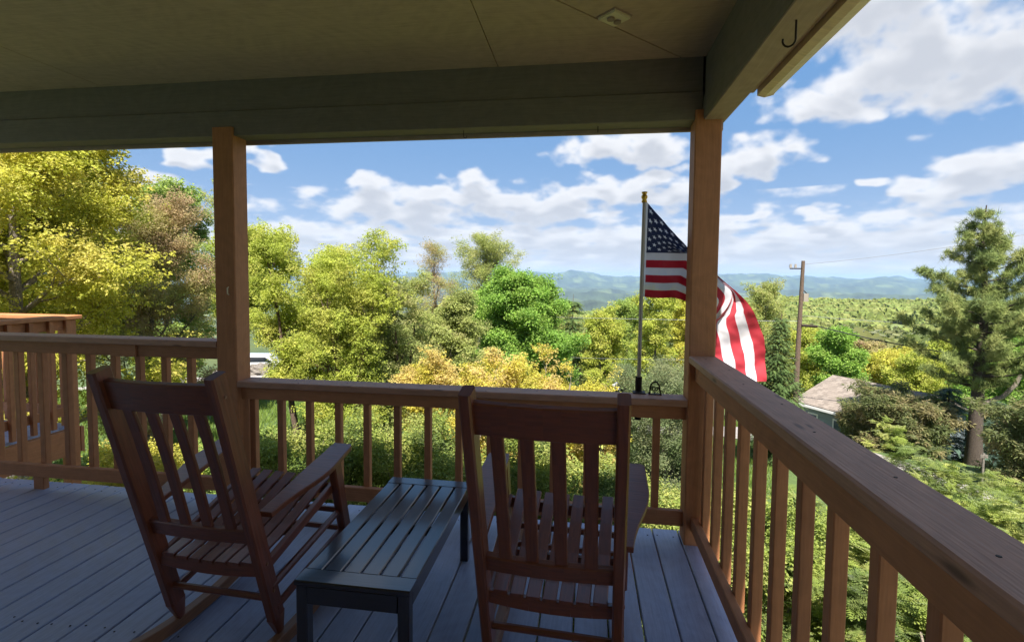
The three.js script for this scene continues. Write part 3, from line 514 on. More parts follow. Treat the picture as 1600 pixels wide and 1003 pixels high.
function crown(name, parent, geo, mat, list, pal) {                       // list of [x, y, z, scale, quaternion or null]
  const im = shadow(new THREE.InstancedMesh(geo, mat, list.length)); im.name = name; im.userData.kind = 'stuff';
  list.forEach(([x, y, z, s, q], i) => {
    if (!q) { E3.set(R(-0.5, 0.5), R(0, 6.283), R(-0.5, 0.5)); tmpQ.setFromEuler(E3); }
    im.setMatrixAt(i, tmpM.compose(V(x, y, z), q ?? tmpQ, V(s, s * R(0.85, 1.1), s)));
    const nz = n3(x * 0.9 / Math.max(1, s * 0.6), y * 0.9 / Math.max(1, s * 0.6), z * 0.9 / Math.max(1, s * 0.6)), a = pal[nz > 0.28 ? 2 : nz < -0.25 ? 1 : 0], b = pal[Math.floor(rnd() * 3)], k = R(0.8, 1.2), m = rnd() * 0.6;
    im.setColorAt(i, tmpC.setRGB(lerp(a[0], b[0], m) * k, lerp(a[1], b[1], m) * k, lerp(a[2], b[2], m) * k));
  });
  parent.add(im); return im;
}
const gauss = () => (rnd() + rnd() + rnd() + rnd() - 2) * 0.87;
const pol = (deg, r) => [Math.sin(deg * D2R) * r, -Math.cos(deg * D2R) * r];
// deciduous tree or shrub; top is its height above the deck, everything else in metres
function tree(o) {
  const { name = 'leafy_tree', label, category = 'tree', group, x, z, top, rad, base = 0.25, stems = 1, limbs = 9, sprays = 3000, size = 1, spray = 'broad', pal = 'lime', trunk = 0.12, barkMat = BARK.grey, rise = 0.75, fill = 0.1, twigs = 3, seed: sd = 1, bare = 0, peak = 0.5 } = o;
  reseed(sd * 7919 + 13);
  const gy = ground(x, z), H = top - gy, t = thing(name, label, category, [x, gy, z], 0, group), wood = [], anchors = [];
  const limb = (start, dir, len, r, level, up) => {
    const n = level === 0 ? 7 : level === 1 ? 5 : 4, pts = [start.clone()], rad2 = [r]; let d = dir.clone(), p = start.clone();
    for (let i = 1; i <= n; i++) { d.add(V(R(-1, 1), R(-0.6, 0.9) + up, R(-1, 1)).multiplyScalar(0.17)).normalize(); p = p.clone().addScaledVector(d, len / n); pts.push(p); rad2.push(r * (1 - 0.8 * i / n)); }
    wood.push(tube(pts, rad2, level === 0 ? 7 : level === 1 ? 5 : 3));
    if (level < 2) { const k = level === 0 ? twigs + 2 : twigs; for (let i = 0; i < k; i++) { const f = lerp(0.28, 0.98, (i + rnd()) / k) * n, a = Math.floor(f), q = pts[a].clone().lerp(pts[Math.min(a + 1, n)], f - a), ang = R(0, 6.283), dd = d.clone().add(V(Math.cos(ang), R(-0.25, 0.6), Math.sin(ang)).multiplyScalar(0.95)).normalize(); limb(q, dd, len * R(0.38, 0.6), rad2[a] * 0.6, level + 1, up); } }
    for (let i = level === 2 ? 1 : Math.ceil(n * 0.6); i < pts.length; i++) for (let q = 0; q < (level === 2 ? 2 : 1); q++) anchors.push(pts[i].clone().lerp(pts[i - 1], rnd()));
  };
  for (let s = 0; s < stems; s++) {
    const sa = s / stems * 6.283 + R(0, 1), out = stems > 1 ? rad * 0.45 : rad * 0.06, n = 9, pts = [], rr = []; let wob = V(0, 0, 0);
    const hh = H * (stems > 1 ? R(0.72, 0.93) : 0.9);
    for (let i = 0; i <= n; i++) { const f = i / n; if (i) wob.add(V(R(-1, 1), 0, R(-1, 1)).multiplyScalar(H * 0.012)); pts.push(V(Math.cos(sa) * out * f + wob.x + (stems > 1 ? Math.cos(sa) * 0.12 : 0), hh * f - 0.15 * (1 - f), Math.sin(sa) * out * f + wob.z + (stems > 1 ? Math.sin(sa) * 0.12 : 0))); rr.push(trunk / Math.sqrt(stems) * (1 - 0.88 * f) * (i ? 1 : 1.35)); }
    wood.push(tube(pts, rr, 9));
    const k = Math.ceil(limbs / stems);
    for (let i = 0; i < k; i++) {
      const f = base + (0.97 - base) * (i + rnd() * 0.8) / k, fi = f * n, a = Math.min(n - 1, Math.floor(fi)), q = pts[a].clone().lerp(pts[a + 1], fi - a), ang = i * 2.4 + sa + R(-0.4, 0.4), v = (f - base) / (1 - base), prof = Math.sqrt(Math.max(0.05, 1 - ((v - peak) / (v < peak ? peak + 0.35 : 1.08 - peak)) ** 2));
      const el = rise * (0.55 + 0.75 * v); limb(q, V(Math.cos(ang) * Math.cos(el), Math.sin(el), Math.sin(ang) * Math.cos(el)), rad * prof * R(0.62, 0.95) * (stems > 1 ? 0.75 : 0.95), rr[a] * 0.55, 0, 0.22 * rise);
    }
    anchors.push(pts[n], pts[n]);
  }
  const w2 = wood.map((g) => g.toNonIndexed());
  part('trunk', mergeGeometries(w2), barkMat, t);
  const list = [], live = bare ? anchors.filter((a) => n3(a.x * 0.8, a.y * 0.8, a.z * 0.8) > -1 + 2 * bare) : anchors;
  for (let i = 0; i < sprays; i++) { const a = live[Math.floor(rnd() * live.length)], j = fill * rad; list.push([a.x + gauss() * j, Math.max(0.05, a.y + gauss() * j * 0.7), a.z + gauss() * j, size * R(0.55, 1.4), null]); }
  crown('crown', t, SPRAY[spray], leafMat, list, PAL[pal]);
  return t;
}
// conifer with tiers of boughs; fronds or tufts along them
function conifer(o) {
  const { name = 'conifer', label, category = 'tree', group, x, z, top, rad, base = 0.08, tiers = 16, per = 5, kind = 'frond', size = 1, pal = 'conifer', trunk = 0.14, barkMat = BARK.brown, droop = 0.25, step = 0.12, seed: sd = 1, taper = 1, ragged = 0.25, clump = 0.07, tipUp = 0, flatTop = 0 } = o;
  reseed(sd * 104729 + 5);
  const gy = ground(x, z), H = top - gy, t = thing(name, label, category, [x, gy, z], 0, group), wood = [], list = [], tp = [], tr = [];
  for (let i = 0; i <= 10; i++) { const f = i / 10; tp.push(V(0.12 * n2(f * 2, sd) * trunk * 6 * f, H * f * 0.985 - 0.15 * (1 - f), 0.12 * n2(f * 2, sd + 40) * trunk * 6 * f)); tr.push(trunk * (1 - 0.93 * f) * (i ? 1 : 1.25)); }
  wood.push(tube(tp, tr, 10));
  for (let i = 0; i < tiers; i++) {
    const f = base + (0.985 - base) * (i + R(-0.25, 0.25)) / tiers, fc = clamp(f, 0.01, 0.985), a = Math.min(9, Math.floor(fc * 10)), c = tp[a].clone().lerp(tp[a + 1], fc * 10 - a);
    for (let k = 0; k < per; k++) {
      const ang = i * 1.3 + k / per * 6.283 + R(-0.35, 0.35), v = (f - base) / (1 - base), low = sm(0, 0.18, v) * 0.35 + 0.65, len = rad * Math.pow(Math.max(0.03, 1 - v * (1 - flatTop)), taper) * low * R(1 - ragged * 1.6, 1 + ragged * 0.4), out = V(Math.cos(ang), 0, Math.sin(ang)), pts = [], n = 6;
      for (let q = 0; q <= n; q++) { const g = q / n; pts.push(c.clone().addScaledVector(out, len * g).add(V(0, len * (0.18 * g - droop * g * g + tipUp * g * g * g), 0)).add(V(R(-1, 1), R(-0.5, 0.5), R(-1, 1)).multiplyScalar(0.03 * len * g))); }
      wood.push(tube(pts, pts.map((_, q) => Math.max(0.004, tr[a] * 0.32 * (1 - q / n * 0.9))), 4));
      const side = V(-out.z, 0, out.x), cnt = Math.max(3, Math.round(len / step));
      for (let q = 0; q < cnt; q++) {
        const g = kind === 'frond' ? lerp(0.12, 1, (q + rnd()) / cnt) : lerp(0.35, 1, Math.pow(rnd(), 0.6)), gi = Math.min(n - 1, Math.floor(g * n)), pp = pts[gi].clone().lerp(pts[gi + 1], g * n - gi);
        if (kind === 'frond') for (const s of [-1, 0, 1]) {
          const sp = (1 - g * 0.75) * len * 0.34 * R(0.25, 1), b = pp.clone().addScaledVector(side, s * sp).add(V(0, -Math.abs(s) * sp * 0.2 + R(-0.03, 0.03), 0)), dir = out.clone().addScaledVector(side, s * R(0.5, 1.1)).add(V(0, R(-0.45, 0.1), 0)).normalize();
          const qn = new THREE.Quaternion().setFromRotationMatrix(new THREE.Matrix4().lookAt(V(0, 0, 0), dir.clone().negate(), UP)); qn.multiply(tmpQ.setFromEuler(E3.set(R(-0.2, 0.2), 0, R(-0.5, 0.5))));
          list.push([b.x, b.y, b.z, size * R(0.7, 1.25), qn]);
        } else { const j = clump * rad; for (let s = 0; s < 2; s++) list.push([pp.x + gauss() * j, pp.y + gauss() * j * 0.6 + 0.03, pp.z + gauss() * j, size * R(0.7, 1.25), null]); }
      }
    }
  }
  part('trunk', mergeGeometries(wood.map((g) => g.toNonIndexed())), barkMat, t);
  crown('crown', t, SPRAY[kind], needleMat, list, PAL[pal]);
  return t;
}

// ---------------------------------------------------------------- trees beside the lawn (left)
const at = (deg, r) => { const [x, z] = pol(deg, r); return { x, z }; };
tree({ name: 'maple_tree', label: 'tall yellow-green maple leafing out beside the stair landing', ...at(-52.5, 10.5), top: 4.4, rad: 2.1, base: 0.26, limbs: 30, sprays: 8200, bare: 0.24, size: 0.78, fill: 0.14, pal: 'yellow', spray: 'broad', trunk: 0.16, barkMat: BARK.pale, rise: 0.6, seed: 1 });
tree({ name: 'maple_tree', label: 'yellow-green maple behind the tall one by the landing', ...at(-53.5, 15), top: 4.6, rad: 2.5, limbs: 26, sprays: 5200, bare: 0.18, size: 0.95, fill: 0.13, pal: 'yellow', trunk: 0.17, seed: 2 });
tree({ name: 'maple_tree', label: 'rust-tinged small maple with reddish new leaves', ...at(-43.6, 12.5), top: 2.7, rad: 1.75, base: 0.2, limbs: 24, sprays: 7000, size: 0.85, pal: 'red', spray: 'fine', trunk: 0.1, seed: 3 });
tree({ name: 'oak_tree', label: 'fresh green tree rising behind the rust-tinged maple', ...at(-43.2, 20), top: 4.4, rad: 1.9, limbs: 22, sprays: 4500, size: 1.2, pal: 'mid', trunk: 0.18, seed: 4 });
tree({ name: 'oak_tree', label: 'loose yellow-green tree far behind the maples', ...at(-49.5, 25), top: 5.6, rad: 3.2, limbs: 22, sprays: 4600, size: 1.5, pal: 'lime', trunk: 0.2, seed: 5 });
tree({ name: 'bare_tree', label: 'thin half-bare tree showing beside the left post', ...at(-38.4, 30), top: 6.0, rad: 2.4, limbs: 14, sprays: 500, size: 1.2, pal: 'olive', trunk: 0.12, barkMat: BARK.brown, rise: 1.0, twigs: 4, seed: 6 });
// centre
tree({ name: 'oak_tree', label: 'light green tree showing above the white car', ...at(-36.2, 26), top: 3.2, rad: 2.1, base: 0.45, limbs: 24, sprays: 4200, size: 1.3, pal: 'lime', trunk: 0.15, seed: 71 });
tree({ name: 'serviceberry_tree', label: 'many-stemmed yellow-green tree right beside the left post', ...at(-30.9, 15.5), top: 2.75, rad: 1.7, base: 0.2, stems: 4, limbs: 34, sprays: 5600, fill: 0.15, bare: 0.15, size: 0.82, pal: 'lime', trunk: 0.16, barkMat: BARK.brown, rise: 1.0, seed: 7 });
tree({ name: 'serviceberry_tree', label: 'many-stemmed airy tree with upright twiggy tops', ...at(-26.6, 13.2), top: 2.55, rad: 1.75, base: 0.14, stems: 5, limbs: 40, sprays: 4800, size: 0.72, bare: 0.15, pal: 'lime', trunk: 0.18, barkMat: BARK.brown, rise: 1.1, fill: 0.15, seed: 8 });
tree({ name: 'serviceberry_tree', label: 'many-stemmed olive-green tree left of the yellow shrubs', ...at(-21.5, 14.2), top: 2.4, rad: 1.6, base: 0.12, stems: 4, limbs: 36, sprays: 3800, size: 0.75, bare: 0.15, fill: 0.15, pal: 'olive', trunk: 0.15, barkMat: BARK.brown, rise: 1.05, seed: 9 });
tree({ name: 'bare_tree', label: 'slender reddish half-bare tree left of the round-headed tree', ...at(-17.2, 26), top: 3.3, rad: 1.9, limbs: 20, sprays: 1500, size: 1.2, pal: 'red', spray: 'fine', trunk: 0.11, barkMat: BARK.brown, rise: 1.1, seed: 10 });
tree({ name: 'willow_tree', label: 'tall round-headed olive-green tree', ...at(-11.8, 35), top: 4.0, rad: 3.2, base: 0.2, limbs: 26, sprays: 5200, size: 1.8, pal: 'olive', spray: 'fine', trunk: 0.2, peak: 0.62, seed: 11 });
tree({ name: 'maple_tree', label: 'bright green dense maple in front of the valley view', ...at(-7.6, 25), top: 1.0, rad: 2.9, base: 0.2, limbs: 30, sprays: 8500, size: 1.5, pal: 'green', spray: 'dense', trunk: 0.17, rise: 0.55, peak: 0.4, seed: 12 });
tree({ name: 'oak_tree', label: 'yellow-green tree between the olive stems and the bright green maple', ...at(-15.6, 19), top: 0.4, rad: 1.9, limbs: 22, sprays: 3600, size: 1.2, pal: 'olive', trunk: 0.11, seed: 13 });
for (const [d, r, top, rad, sd, lb] of [[-15.6, 9.6, 0.2, 1.05, 14, 'golden-leaved shrub at the olive tree end of its row'], [-10.6, 9.3, 0.16, 1.15, 15, 'golden-leaved shrub with brown stems below the bright green maple'], [-4.4, 9.2, 0.12, 1.1, 16, 'golden-leaved shrub in the middle of the view over the rail'], [0.6, 9.8, -0.02, 0.95, 17, 'golden-leaved shrub at the flagpole end of its row']])
  tree({ name: 'golden_shrub', label: lb, category: 'shrub', group: 'golden shrubs beyond the front rail', ...at(d, r), top, rad, base: 0.12, stems: 6, limbs: 34, sprays: 2300, size: 0.68, pal: 'gold', spray: 'broad', trunk: 0.12, barkMat: BARK.pale, rise: 0.8, fill: 0.12, bare: 0.38, seed: sd });
tree({ name: 'grey_green_bush', label: 'grey-green rounded bush below the flagpole', category: 'bush', ...at(8.6, 13), top: -0.62, rad: 1.75, base: 0.05, stems: 6, limbs: 36, sprays: 4200, size: 0.95, pal: 'sage', spray: 'fine', trunk: 0.11, rise: 0.7, fill: 0.12, seed: 18 });
conifer({ name: 'spruce_tree', label: 'slim dark conifer right of the bright green maple', ...at(-1.2, 42), top: 0.2, rad: 1.5, tiers: 20, pal: 'conifer', size: 2.4, step: 0.34, trunk: 0.14, seed: 19 });
for (const [d, r, top, rad, pal, sd, sp, lb] of [[1.8, 40, -1.5, 2.4, 'lime', 20, 2200, 'yellow-green tree beside the slim dark conifer'], [4.8, 46, -0.6, 2.6, 'mid', 21, 2000, 'green tree left of the flagpole'], [8.0, 38, 1.1, 2.1, 'lime', 22, 1400, 'thin pale-green tree behind the flagpole'], [10.4, 44, 0.2, 2.6, 'yellow', 23, 2000, 'yellowish tree between the flagpole and the corner post'], [13.8, 40, -0.6, 2.7, 'lime', 24, 2000, 'yellow-green tree behind the corner post'], [-3.6, 52, -2.4, 3.4, 'olive', 25, 2200, 'olive tree lower behind the bright green maple'], [6.4, 62, -2.5, 3.2, 'lime', 26, 1800, 'light green tree further down the slope past the flagpole'],
  [18.7, 46, 1.1, 3.0, 'olive', 27, 1500, 'tall thin-crowned tree behind the flag'], [16.6, 55, -1.5, 3.2, 'yellow', 28, 1900, 'yellowish tree half hidden by the flag'], [25.0, 45, -2.2, 2.1, 'green', 29, 3200, 'bright green upright maple above the house roof'], [22.3, 56, -4, 3, 'lime', 30, 1900, 'yellow-green tree beside the utility pole'], [28.4, 52, -5.2, 3.2, 'yellow', 31, 2000, 'yellow-green tree right of the upright maple'], [30.8, 48, -4.6, 2.8, 'lime', 32, 2200, 'lime-green tree between the house and the big pine'], [27.2, 66, -5.6, 3.4, 'red', 33, 1700, 'rust-tinted tree above the upright maple'], [33.0, 60, -4.8, 3.4, 'lime', 34, 1900, 'lime-green tree seen through the big pine'], [36.4, 44, -2.9, 3.0, 'green', 35, 2400, 'fresh green tree right of the big pine'], [38.5, 52, -2, 3.4, 'lime', 36, 1900, 'yellow-green tree at the far right of the pine'], [20.3, 74, -7, 3.8, 'lime', 37, 1700, 'light tree far down the slope by the utility pole'], [24.0, 80, -8, 3.8, 'olive', 38, 1700, 'olive tree far behind the upright maple'], [31.8, 80, -8, 4, 'yellow', 39, 1700, 'yellow tree far behind the lime-green tree']])
  tree({ name: 'slope_tree', label: lb, group: 'trees down the slope', ...at(d, r), top, rad, limbs: 20, sprays: sp, size: r > 50 ? 2.6 : 2.0, pal, spray: pal === 'green' ? 'dense' : 'broad', trunk: 0.16, fill: 0.12, seed: sd });
conifer({ name: 'arborvitae', label: 'dense dark green arborvitae just beyond the flag', ...at(19.9, 16.5), top: 0.55, rad: 0.95, base: 0.02, tiers: 34, per: 9, droop: -0.35, pal: 'conifer', size: 0.5, step: 0.05, taper: 0.75, ragged: 0.12, trunk: 0.1, seed: 40 });
// right: pine, spruces, rhododendrons
conifer({ name: 'pine_tree', label: 'tall ragged white pine beyond the house, with bare lower trunk', ...at(35.0, 23.5), top: 4.15, rad: 2.4, base: 0.32, tiers: 20, per: 6, kind: 'tuft', size: 1.2, pal: 'pine', trunk: 0.24, barkMat: BARK.dark, droop: 0.0, tipUp: 0.22, step: 0.055, taper: 0.62, ragged: 0.5, clump: 0.085, seed: 41 });
{
  const pine = scene.children.find((o) => o.name === 'pine_tree');
  part('dead_limb', tube([[0, 1.9], [0.3, 2.3], [0.62, 2.5], [0.9, 2.95], [1.08, 3.5], [1.42, 3.95], [1.75, 4.35]].map(([a, y]) => V(0.82 * a, y, 0.57 * a)), [0.1, 0.085, 0.075, 0.065, 0.055, 0.04, 0.015], 7), BARK.pale, pine);
}
conifer({ name: 'spruce_tree', label: 'small blue-green spruce under the white pine', ...at(33.2, 24.5), top: -2.3, rad: 1.25, tiers: 14, pal: 'blue', size: 1.2, step: 0.16, seed: 42 });
conifer({ name: 'spruce_tree', label: 'small dark spruce right of the white pine trunk', ...at(36.2, 25), top: -2.6, rad: 1.4, tiers: 14, pal: 'blue', size: 1.2, step: 0.16, seed: 43 });
for (const [d, r, top, rad, sd, sp, lb] of [[29.3, 23.6, -2.95, 1.6, 44, 3600, 'large rounded rhododendron in front of the house'], [26.9, 24.0, -3.75, 0.8, 45, 1700, 'smaller rhododendron against the house wall'], [31.3, 23, -3.0, 1.2, 46, 2200, 'rhododendron between the large one and the pine'], [38.2, 20, -1.9, 1.5, 47, 2400, 'tan-tipped bush right of the white pine']])
  tree({ name: 'rhododendron', label: lb, category: 'bush', group: 'rhododendrons by the house', ...at(d, r), top, rad, base: 0.04, stems: 7, limbs: 42, sprays: sp, size: 1.05, pal: 'rhodo', spray: 'long', trunk: 0.13, barkMat: BARK.brown, rise: 0.7, fill: 0.12, seed: sd });
// hemlocks close to the porch, and the hedge below the front rail
for (const [x, z, top, rad, sd, lb] of [[4.3, -6.0, -1.45, 2.1, 50, 'spreading hemlock with bright new tips beyond the side railing'], [2.35, -3.2, -0.95, 1.25, 51, 'hemlock growing close under the side railing'], [5.4, -4.2, -1.0, 2.0, 52, 'hemlock furthest from the front corner of the porch'], [2.7, -5.4, -1.2, 1.3, 53, 'low hemlock off the corner of the porch'], [2.1, -1.6, -1.05, 1.2, 54, 'hemlock under the near end of the side railing'], [7.2, -6.6, -1.7, 1.7, 55, 'hemlock standing by the driveway']])
  tree({ name: 'hemlock', label: lb, group: 'hemlocks beside the porch', x, z, top, rad, base: 0.3, stems: 3, limbs: 36, sprays: Math.round(5200 * rad), size: 0.62, pal: 'hemlock', spray: 'hem', trunk: 0.12, barkMat: BARK.pale, rise: 0.32, fill: 0.07, twigs: 4, peak: 0.35, seed: sd });
for (const [x, z, top, rad, sd, lb] of [[-3.0, -5.0, -0.05, 0.8, 60, 'leafy green shrub below the left porch post'], [-2.0, -5.4, -0.12, 0.85, 61, 'leafy shrub behind the first rocking chair'], [-1.05, -5.1, -0.15, 0.8, 62, 'leafy shrub behind the low table'], [-0.15, -5.5, -0.3, 0.85, 63, 'leafy shrub behind the second rocking chair'], [0.75, -5.3, -0.42, 0.75, 64, 'leafy shrub below the flagpole'], [1.55, -4.9, -0.6, 0.75, 65, 'leafy shrub below the corner post']])
  tree({ name: 'hedge_shrub', label: lb, category: 'shrub', group: 'shrubs below the front rail', x, z, top, rad, base: 0.15, stems: 6, limbs: 40, sprays: 4200, size: 0.72, pal: 'hemlock', spray: 'fine', trunk: 0.08, barkMat: BARK.pale, rise: 0.7, fill: 0.13, seed: sd });
tree({ name: 'yellow_shrub', label: 'low yellow-flowered shrub beside the landing', category: 'shrub', ...at(-47.5, 7.4), top: -0.72, rad: 0.9, base: 0.05, stems: 6, limbs: 36, sprays: 2400, size: 0.8, pal: 'gold', spray: 'fine', trunk: 0.07, barkMat: BARK.brown, fill: 0.13, seed: 66 });
tree({ name: 'small_shrub', label: 'round green shrub at the lawn edge near the left post', category: 'shrub', ...at(-37.4, 9), top: -1.1, rad: 0.8, base: 0.05, stems: 6, limbs: 36, sprays: 2600, size: 0.75, pal: 'mid', spray: 'fine', trunk: 0.07, barkMat: BARK.brown, fill: 0.13, seed: 67 });

// lawn
{
  reseed(900); const list = [];
  for (let i = 0; i < 42000; i++) { const d = R(-60, 20), r = 4.5 + 40 * Math.pow(rnd(), 1.25), [x, z] = pol(d, r); if (driveLine.some((q) => Math.hypot(q.x - x, q.z - z) < 2.3)) continue; list.push([x, ground(x, z) - 0.01, z, R(0.8, 1.6) * (1 + r / 25), new THREE.Quaternion().setFromAxisAngle(UP, R(0, 6.28))]); }
  const g = crown('lawn_grass', scene, SPRAY.blade, needleMat, list, [[0.13, 0.2, 0.035], [0.1, 0.165, 0.03], [0.17, 0.23, 0.045]]);
  tag(g, 'mown green lawn grass between the porch and the driveway', 'grass', null, 'stuff');
}
// woods: one mass of trees from the slope to the valley
{
  reseed(1200);
  const near = (() => { const p = []; for (let c = 0; c < 9; c++) { const cc = V(R(-2, 2), R(3.2, 8.2), R(-2, 2)), cr = R(1.2, 2.1); for (let i = 0; i < 46; i++) { const d = V(gauss(), gauss(), gauss()).normalize(), q = cc.clone().addScaledVector(d, cr * R(0.7, 1.05)), n = d.clone().add(V(R(-0.8, 0.8), R(-0.2, 1), R(-0.8, 0.8))).normalize(), s = n.clone().cross(V(R(-1, 1), R(-1, 1), R(-1, 1))).normalize(), u = n.clone().cross(s), k = R(0.3, 0.62); const A = q.clone().addScaledVector(s, k), B = q.clone().addScaledVector(u, k * 0.8), C = q.clone().addScaledVector(s, -k), E = q.clone().addScaledVector(u, -k * 0.8); for (const w of [A, B, C, A, C, E]) p.push(w.x, w.y, w.z); } } const g = new THREE.BufferGeometry(); g.setAttribute('position', new THREE.Float32BufferAttribute(p, 3)); g.computeVertexNormals(); return g; })();
  const far = (() => { const g = new THREE.IcosahedronGeometry(3.6, 2), a = g.attributes.position; for (let i = 0; i < a.count; i++) { const v = V(a.getX(i), a.getY(i), a.getZ(i)), k = 1 + 0.5 * n3(v.x * 0.6, v.y * 0.6, v.z * 0.6); a.setXYZ(i, v.x * k, 5 + v.y * k * 1.2, v.z * k); } g.computeVertexNormals(); return g; })();
  const mk = (name, geo, n, r0, r1, d0, d1, mat, label) => {
    const list = [];
    for (let i = 0; i < n; i++) { const d = R(d0, d1), r = Math.exp(lerp(Math.log(r0), Math.log(r1), Math.pow(rnd(), 0.7))), [x, z] = pol(d, r); if (Math.exp(-(((d - 29.6) / 1.5) ** 2) - (((r - 560) / 120) ** 2)) > 0.33) continue; list.push([x, ground(x, z) - 0.6, z, R(0.75, 1.35) * (r > 600 ? 1.25 : 1), new THREE.Quaternion().setFromAxisAngle(UP, R(0, 6.28))]); }
    const pal = [[0.165, 0.205, 0.05], [0.14, 0.185, 0.045], [0.19, 0.205, 0.06]];
    tag(crown(name, scene, geo, mat, list, pal), label, 'woods', null, 'stuff');
  };
  mk('hillside_woods', near, 8500, 72, 520, -30, 44, leafMat, 'spring woods covering the near slope below the house');
  mk('valley_woods', far, 95000, 420, 4200, -34, 44, needleMat, 'wooded ridges between the near slope and the far mountains');
}

// ---------------------------------------------------------------- house below, pole and wires, car, small things
{
  const d = V(0.49, 0, 0.87).normalize(), ang = Math.atan2(-d.z, d.x), t = thing('neighbour_house', 'grey-blue low house with tan shingled gable roof below the porch', 'house', [9.75, -4.2, -24.9], ang);
  const L = 4.6, half = 2.6, rise = 1.0, wall = new THREE.MeshStandardMaterial({ color: new THREE.Color().setRGB(0.22, 0.26, 0.28), roughness: 0.8 }), white = new THREE.MeshStandardMaterial({ color: new THREE.Color().setRGB(0.72, 0.72, 0.7), roughness: 0.6 });
  const sh = pixelTexture(512, 512, (u, v) => { const row = Math.floor(v * 24), off = (row % 2) * 0.5, cell = Math.floor(u * 16 + off), k = 0.72 + 0.28 * (Math.sin(cell * 91.7 + row * 37.3) * 0.5 + 0.5) + 0.3 * tor(u, v, 60, 60, 2), e = (v * 24) % 1 < 0.12 ? 0.72 : 1; return [k * e, k * e * 0.95, k * e * 0.9]; }); sh.repeat.set(0.25, 0.25);
  const shingle = new THREE.MeshStandardMaterial({ color: new THREE.Color().setRGB(0.235, 0.205, 0.18), roughness: 0.95, map: sh, bumpMap: sh, bumpScale: 0.01 });
  // local: x along the eave, -z away from the porch
  for (let i = 0; i < 12; i++) part('siding', slab(0.3, L - 0.3, -2.62 + i * 0.21, -2.415 + i * 0.21, -0.36 + (i % 2) * 0.0, -0.33, 0.006), wall, t);
  for (const s of [0.3, L - 0.36]) part('end_wall', slab(s, s + 0.06, -2.62, -0.06, -2 * half + 0.4, -0.361), wall, t);
  part('back_wall', slab(0.3, L - 0.3, -2.62, -0.06, -2 * half + 0.34, -2 * half + 0.4), wall, t);
  const sl = (s) => { const g = new THREE.BoxGeometry(L, 0.07, Math.hypot(half, rise) + 0.06), uv = g.attributes.uv, q = g.attributes.position; for (let i = 0; i < q.count; i++) uv.setXY(i, q.getX(i), q.getZ(i)); g.rotateX(s * Math.atan2(rise, half)); g.translate(L / 2, rise / 2, -half + s * (half / 2)); return g; };
  part('roof_slope', sl(1), shingle, t); part('roof_slope', sl(-1), shingle, t);
  part('fascia', slab(0, L, -0.14, -0.03, 0.03, 0.055, 0.004), white, t);
  part('soffit', slab(0.02, L - 0.02, -0.1, -0.08, -0.33, 0.028, 0.003), white, t);
  const gable = new THREE.ExtrudeGeometry(new THREE.Shape([[0.35, -0.06], [2 * half - 0.35, -0.06], [half, rise - 0.12]].map(([a, b]) => new THREE.Vector2(-a, b))), { depth: 0.05, bevelEnabled: false }); gable.rotateY(-Math.PI / 2); 
  for (const s of [0.36, L - 0.3]) { const g = gable.clone(); g.applyMatrix4(new THREE.Matrix4().makeTranslation(s, 0, 0)); const b = g.clone(); b.computeBoundingBox(); const dz = -half - (b.boundingBox.min.z + b.boundingBox.max.z) / 2; b.translate(0, 0, dz); part('gable', b, wall, t); }
  const glass = new THREE.MeshPhysicalMaterial({ color: 0x4a5560, roughness: 0.08, metalness: 0.1 });
  for (const x of [0.55, 1.75, 3.2]) {
    const w = x < 1 ? 0.5 : 0.9, fr = part('window', slab(x, x + w, -1.5, -0.42, -0.335, -0.30, 0.004), white, t);
    for (const k of [0, 1]) part('pane', slab(x + 0.06, x + w - 0.06, -1.44 + k * 0.5, -0.98 + k * 0.5, -0.2995, -0.296, 0.001), glass, fr);
  }
}
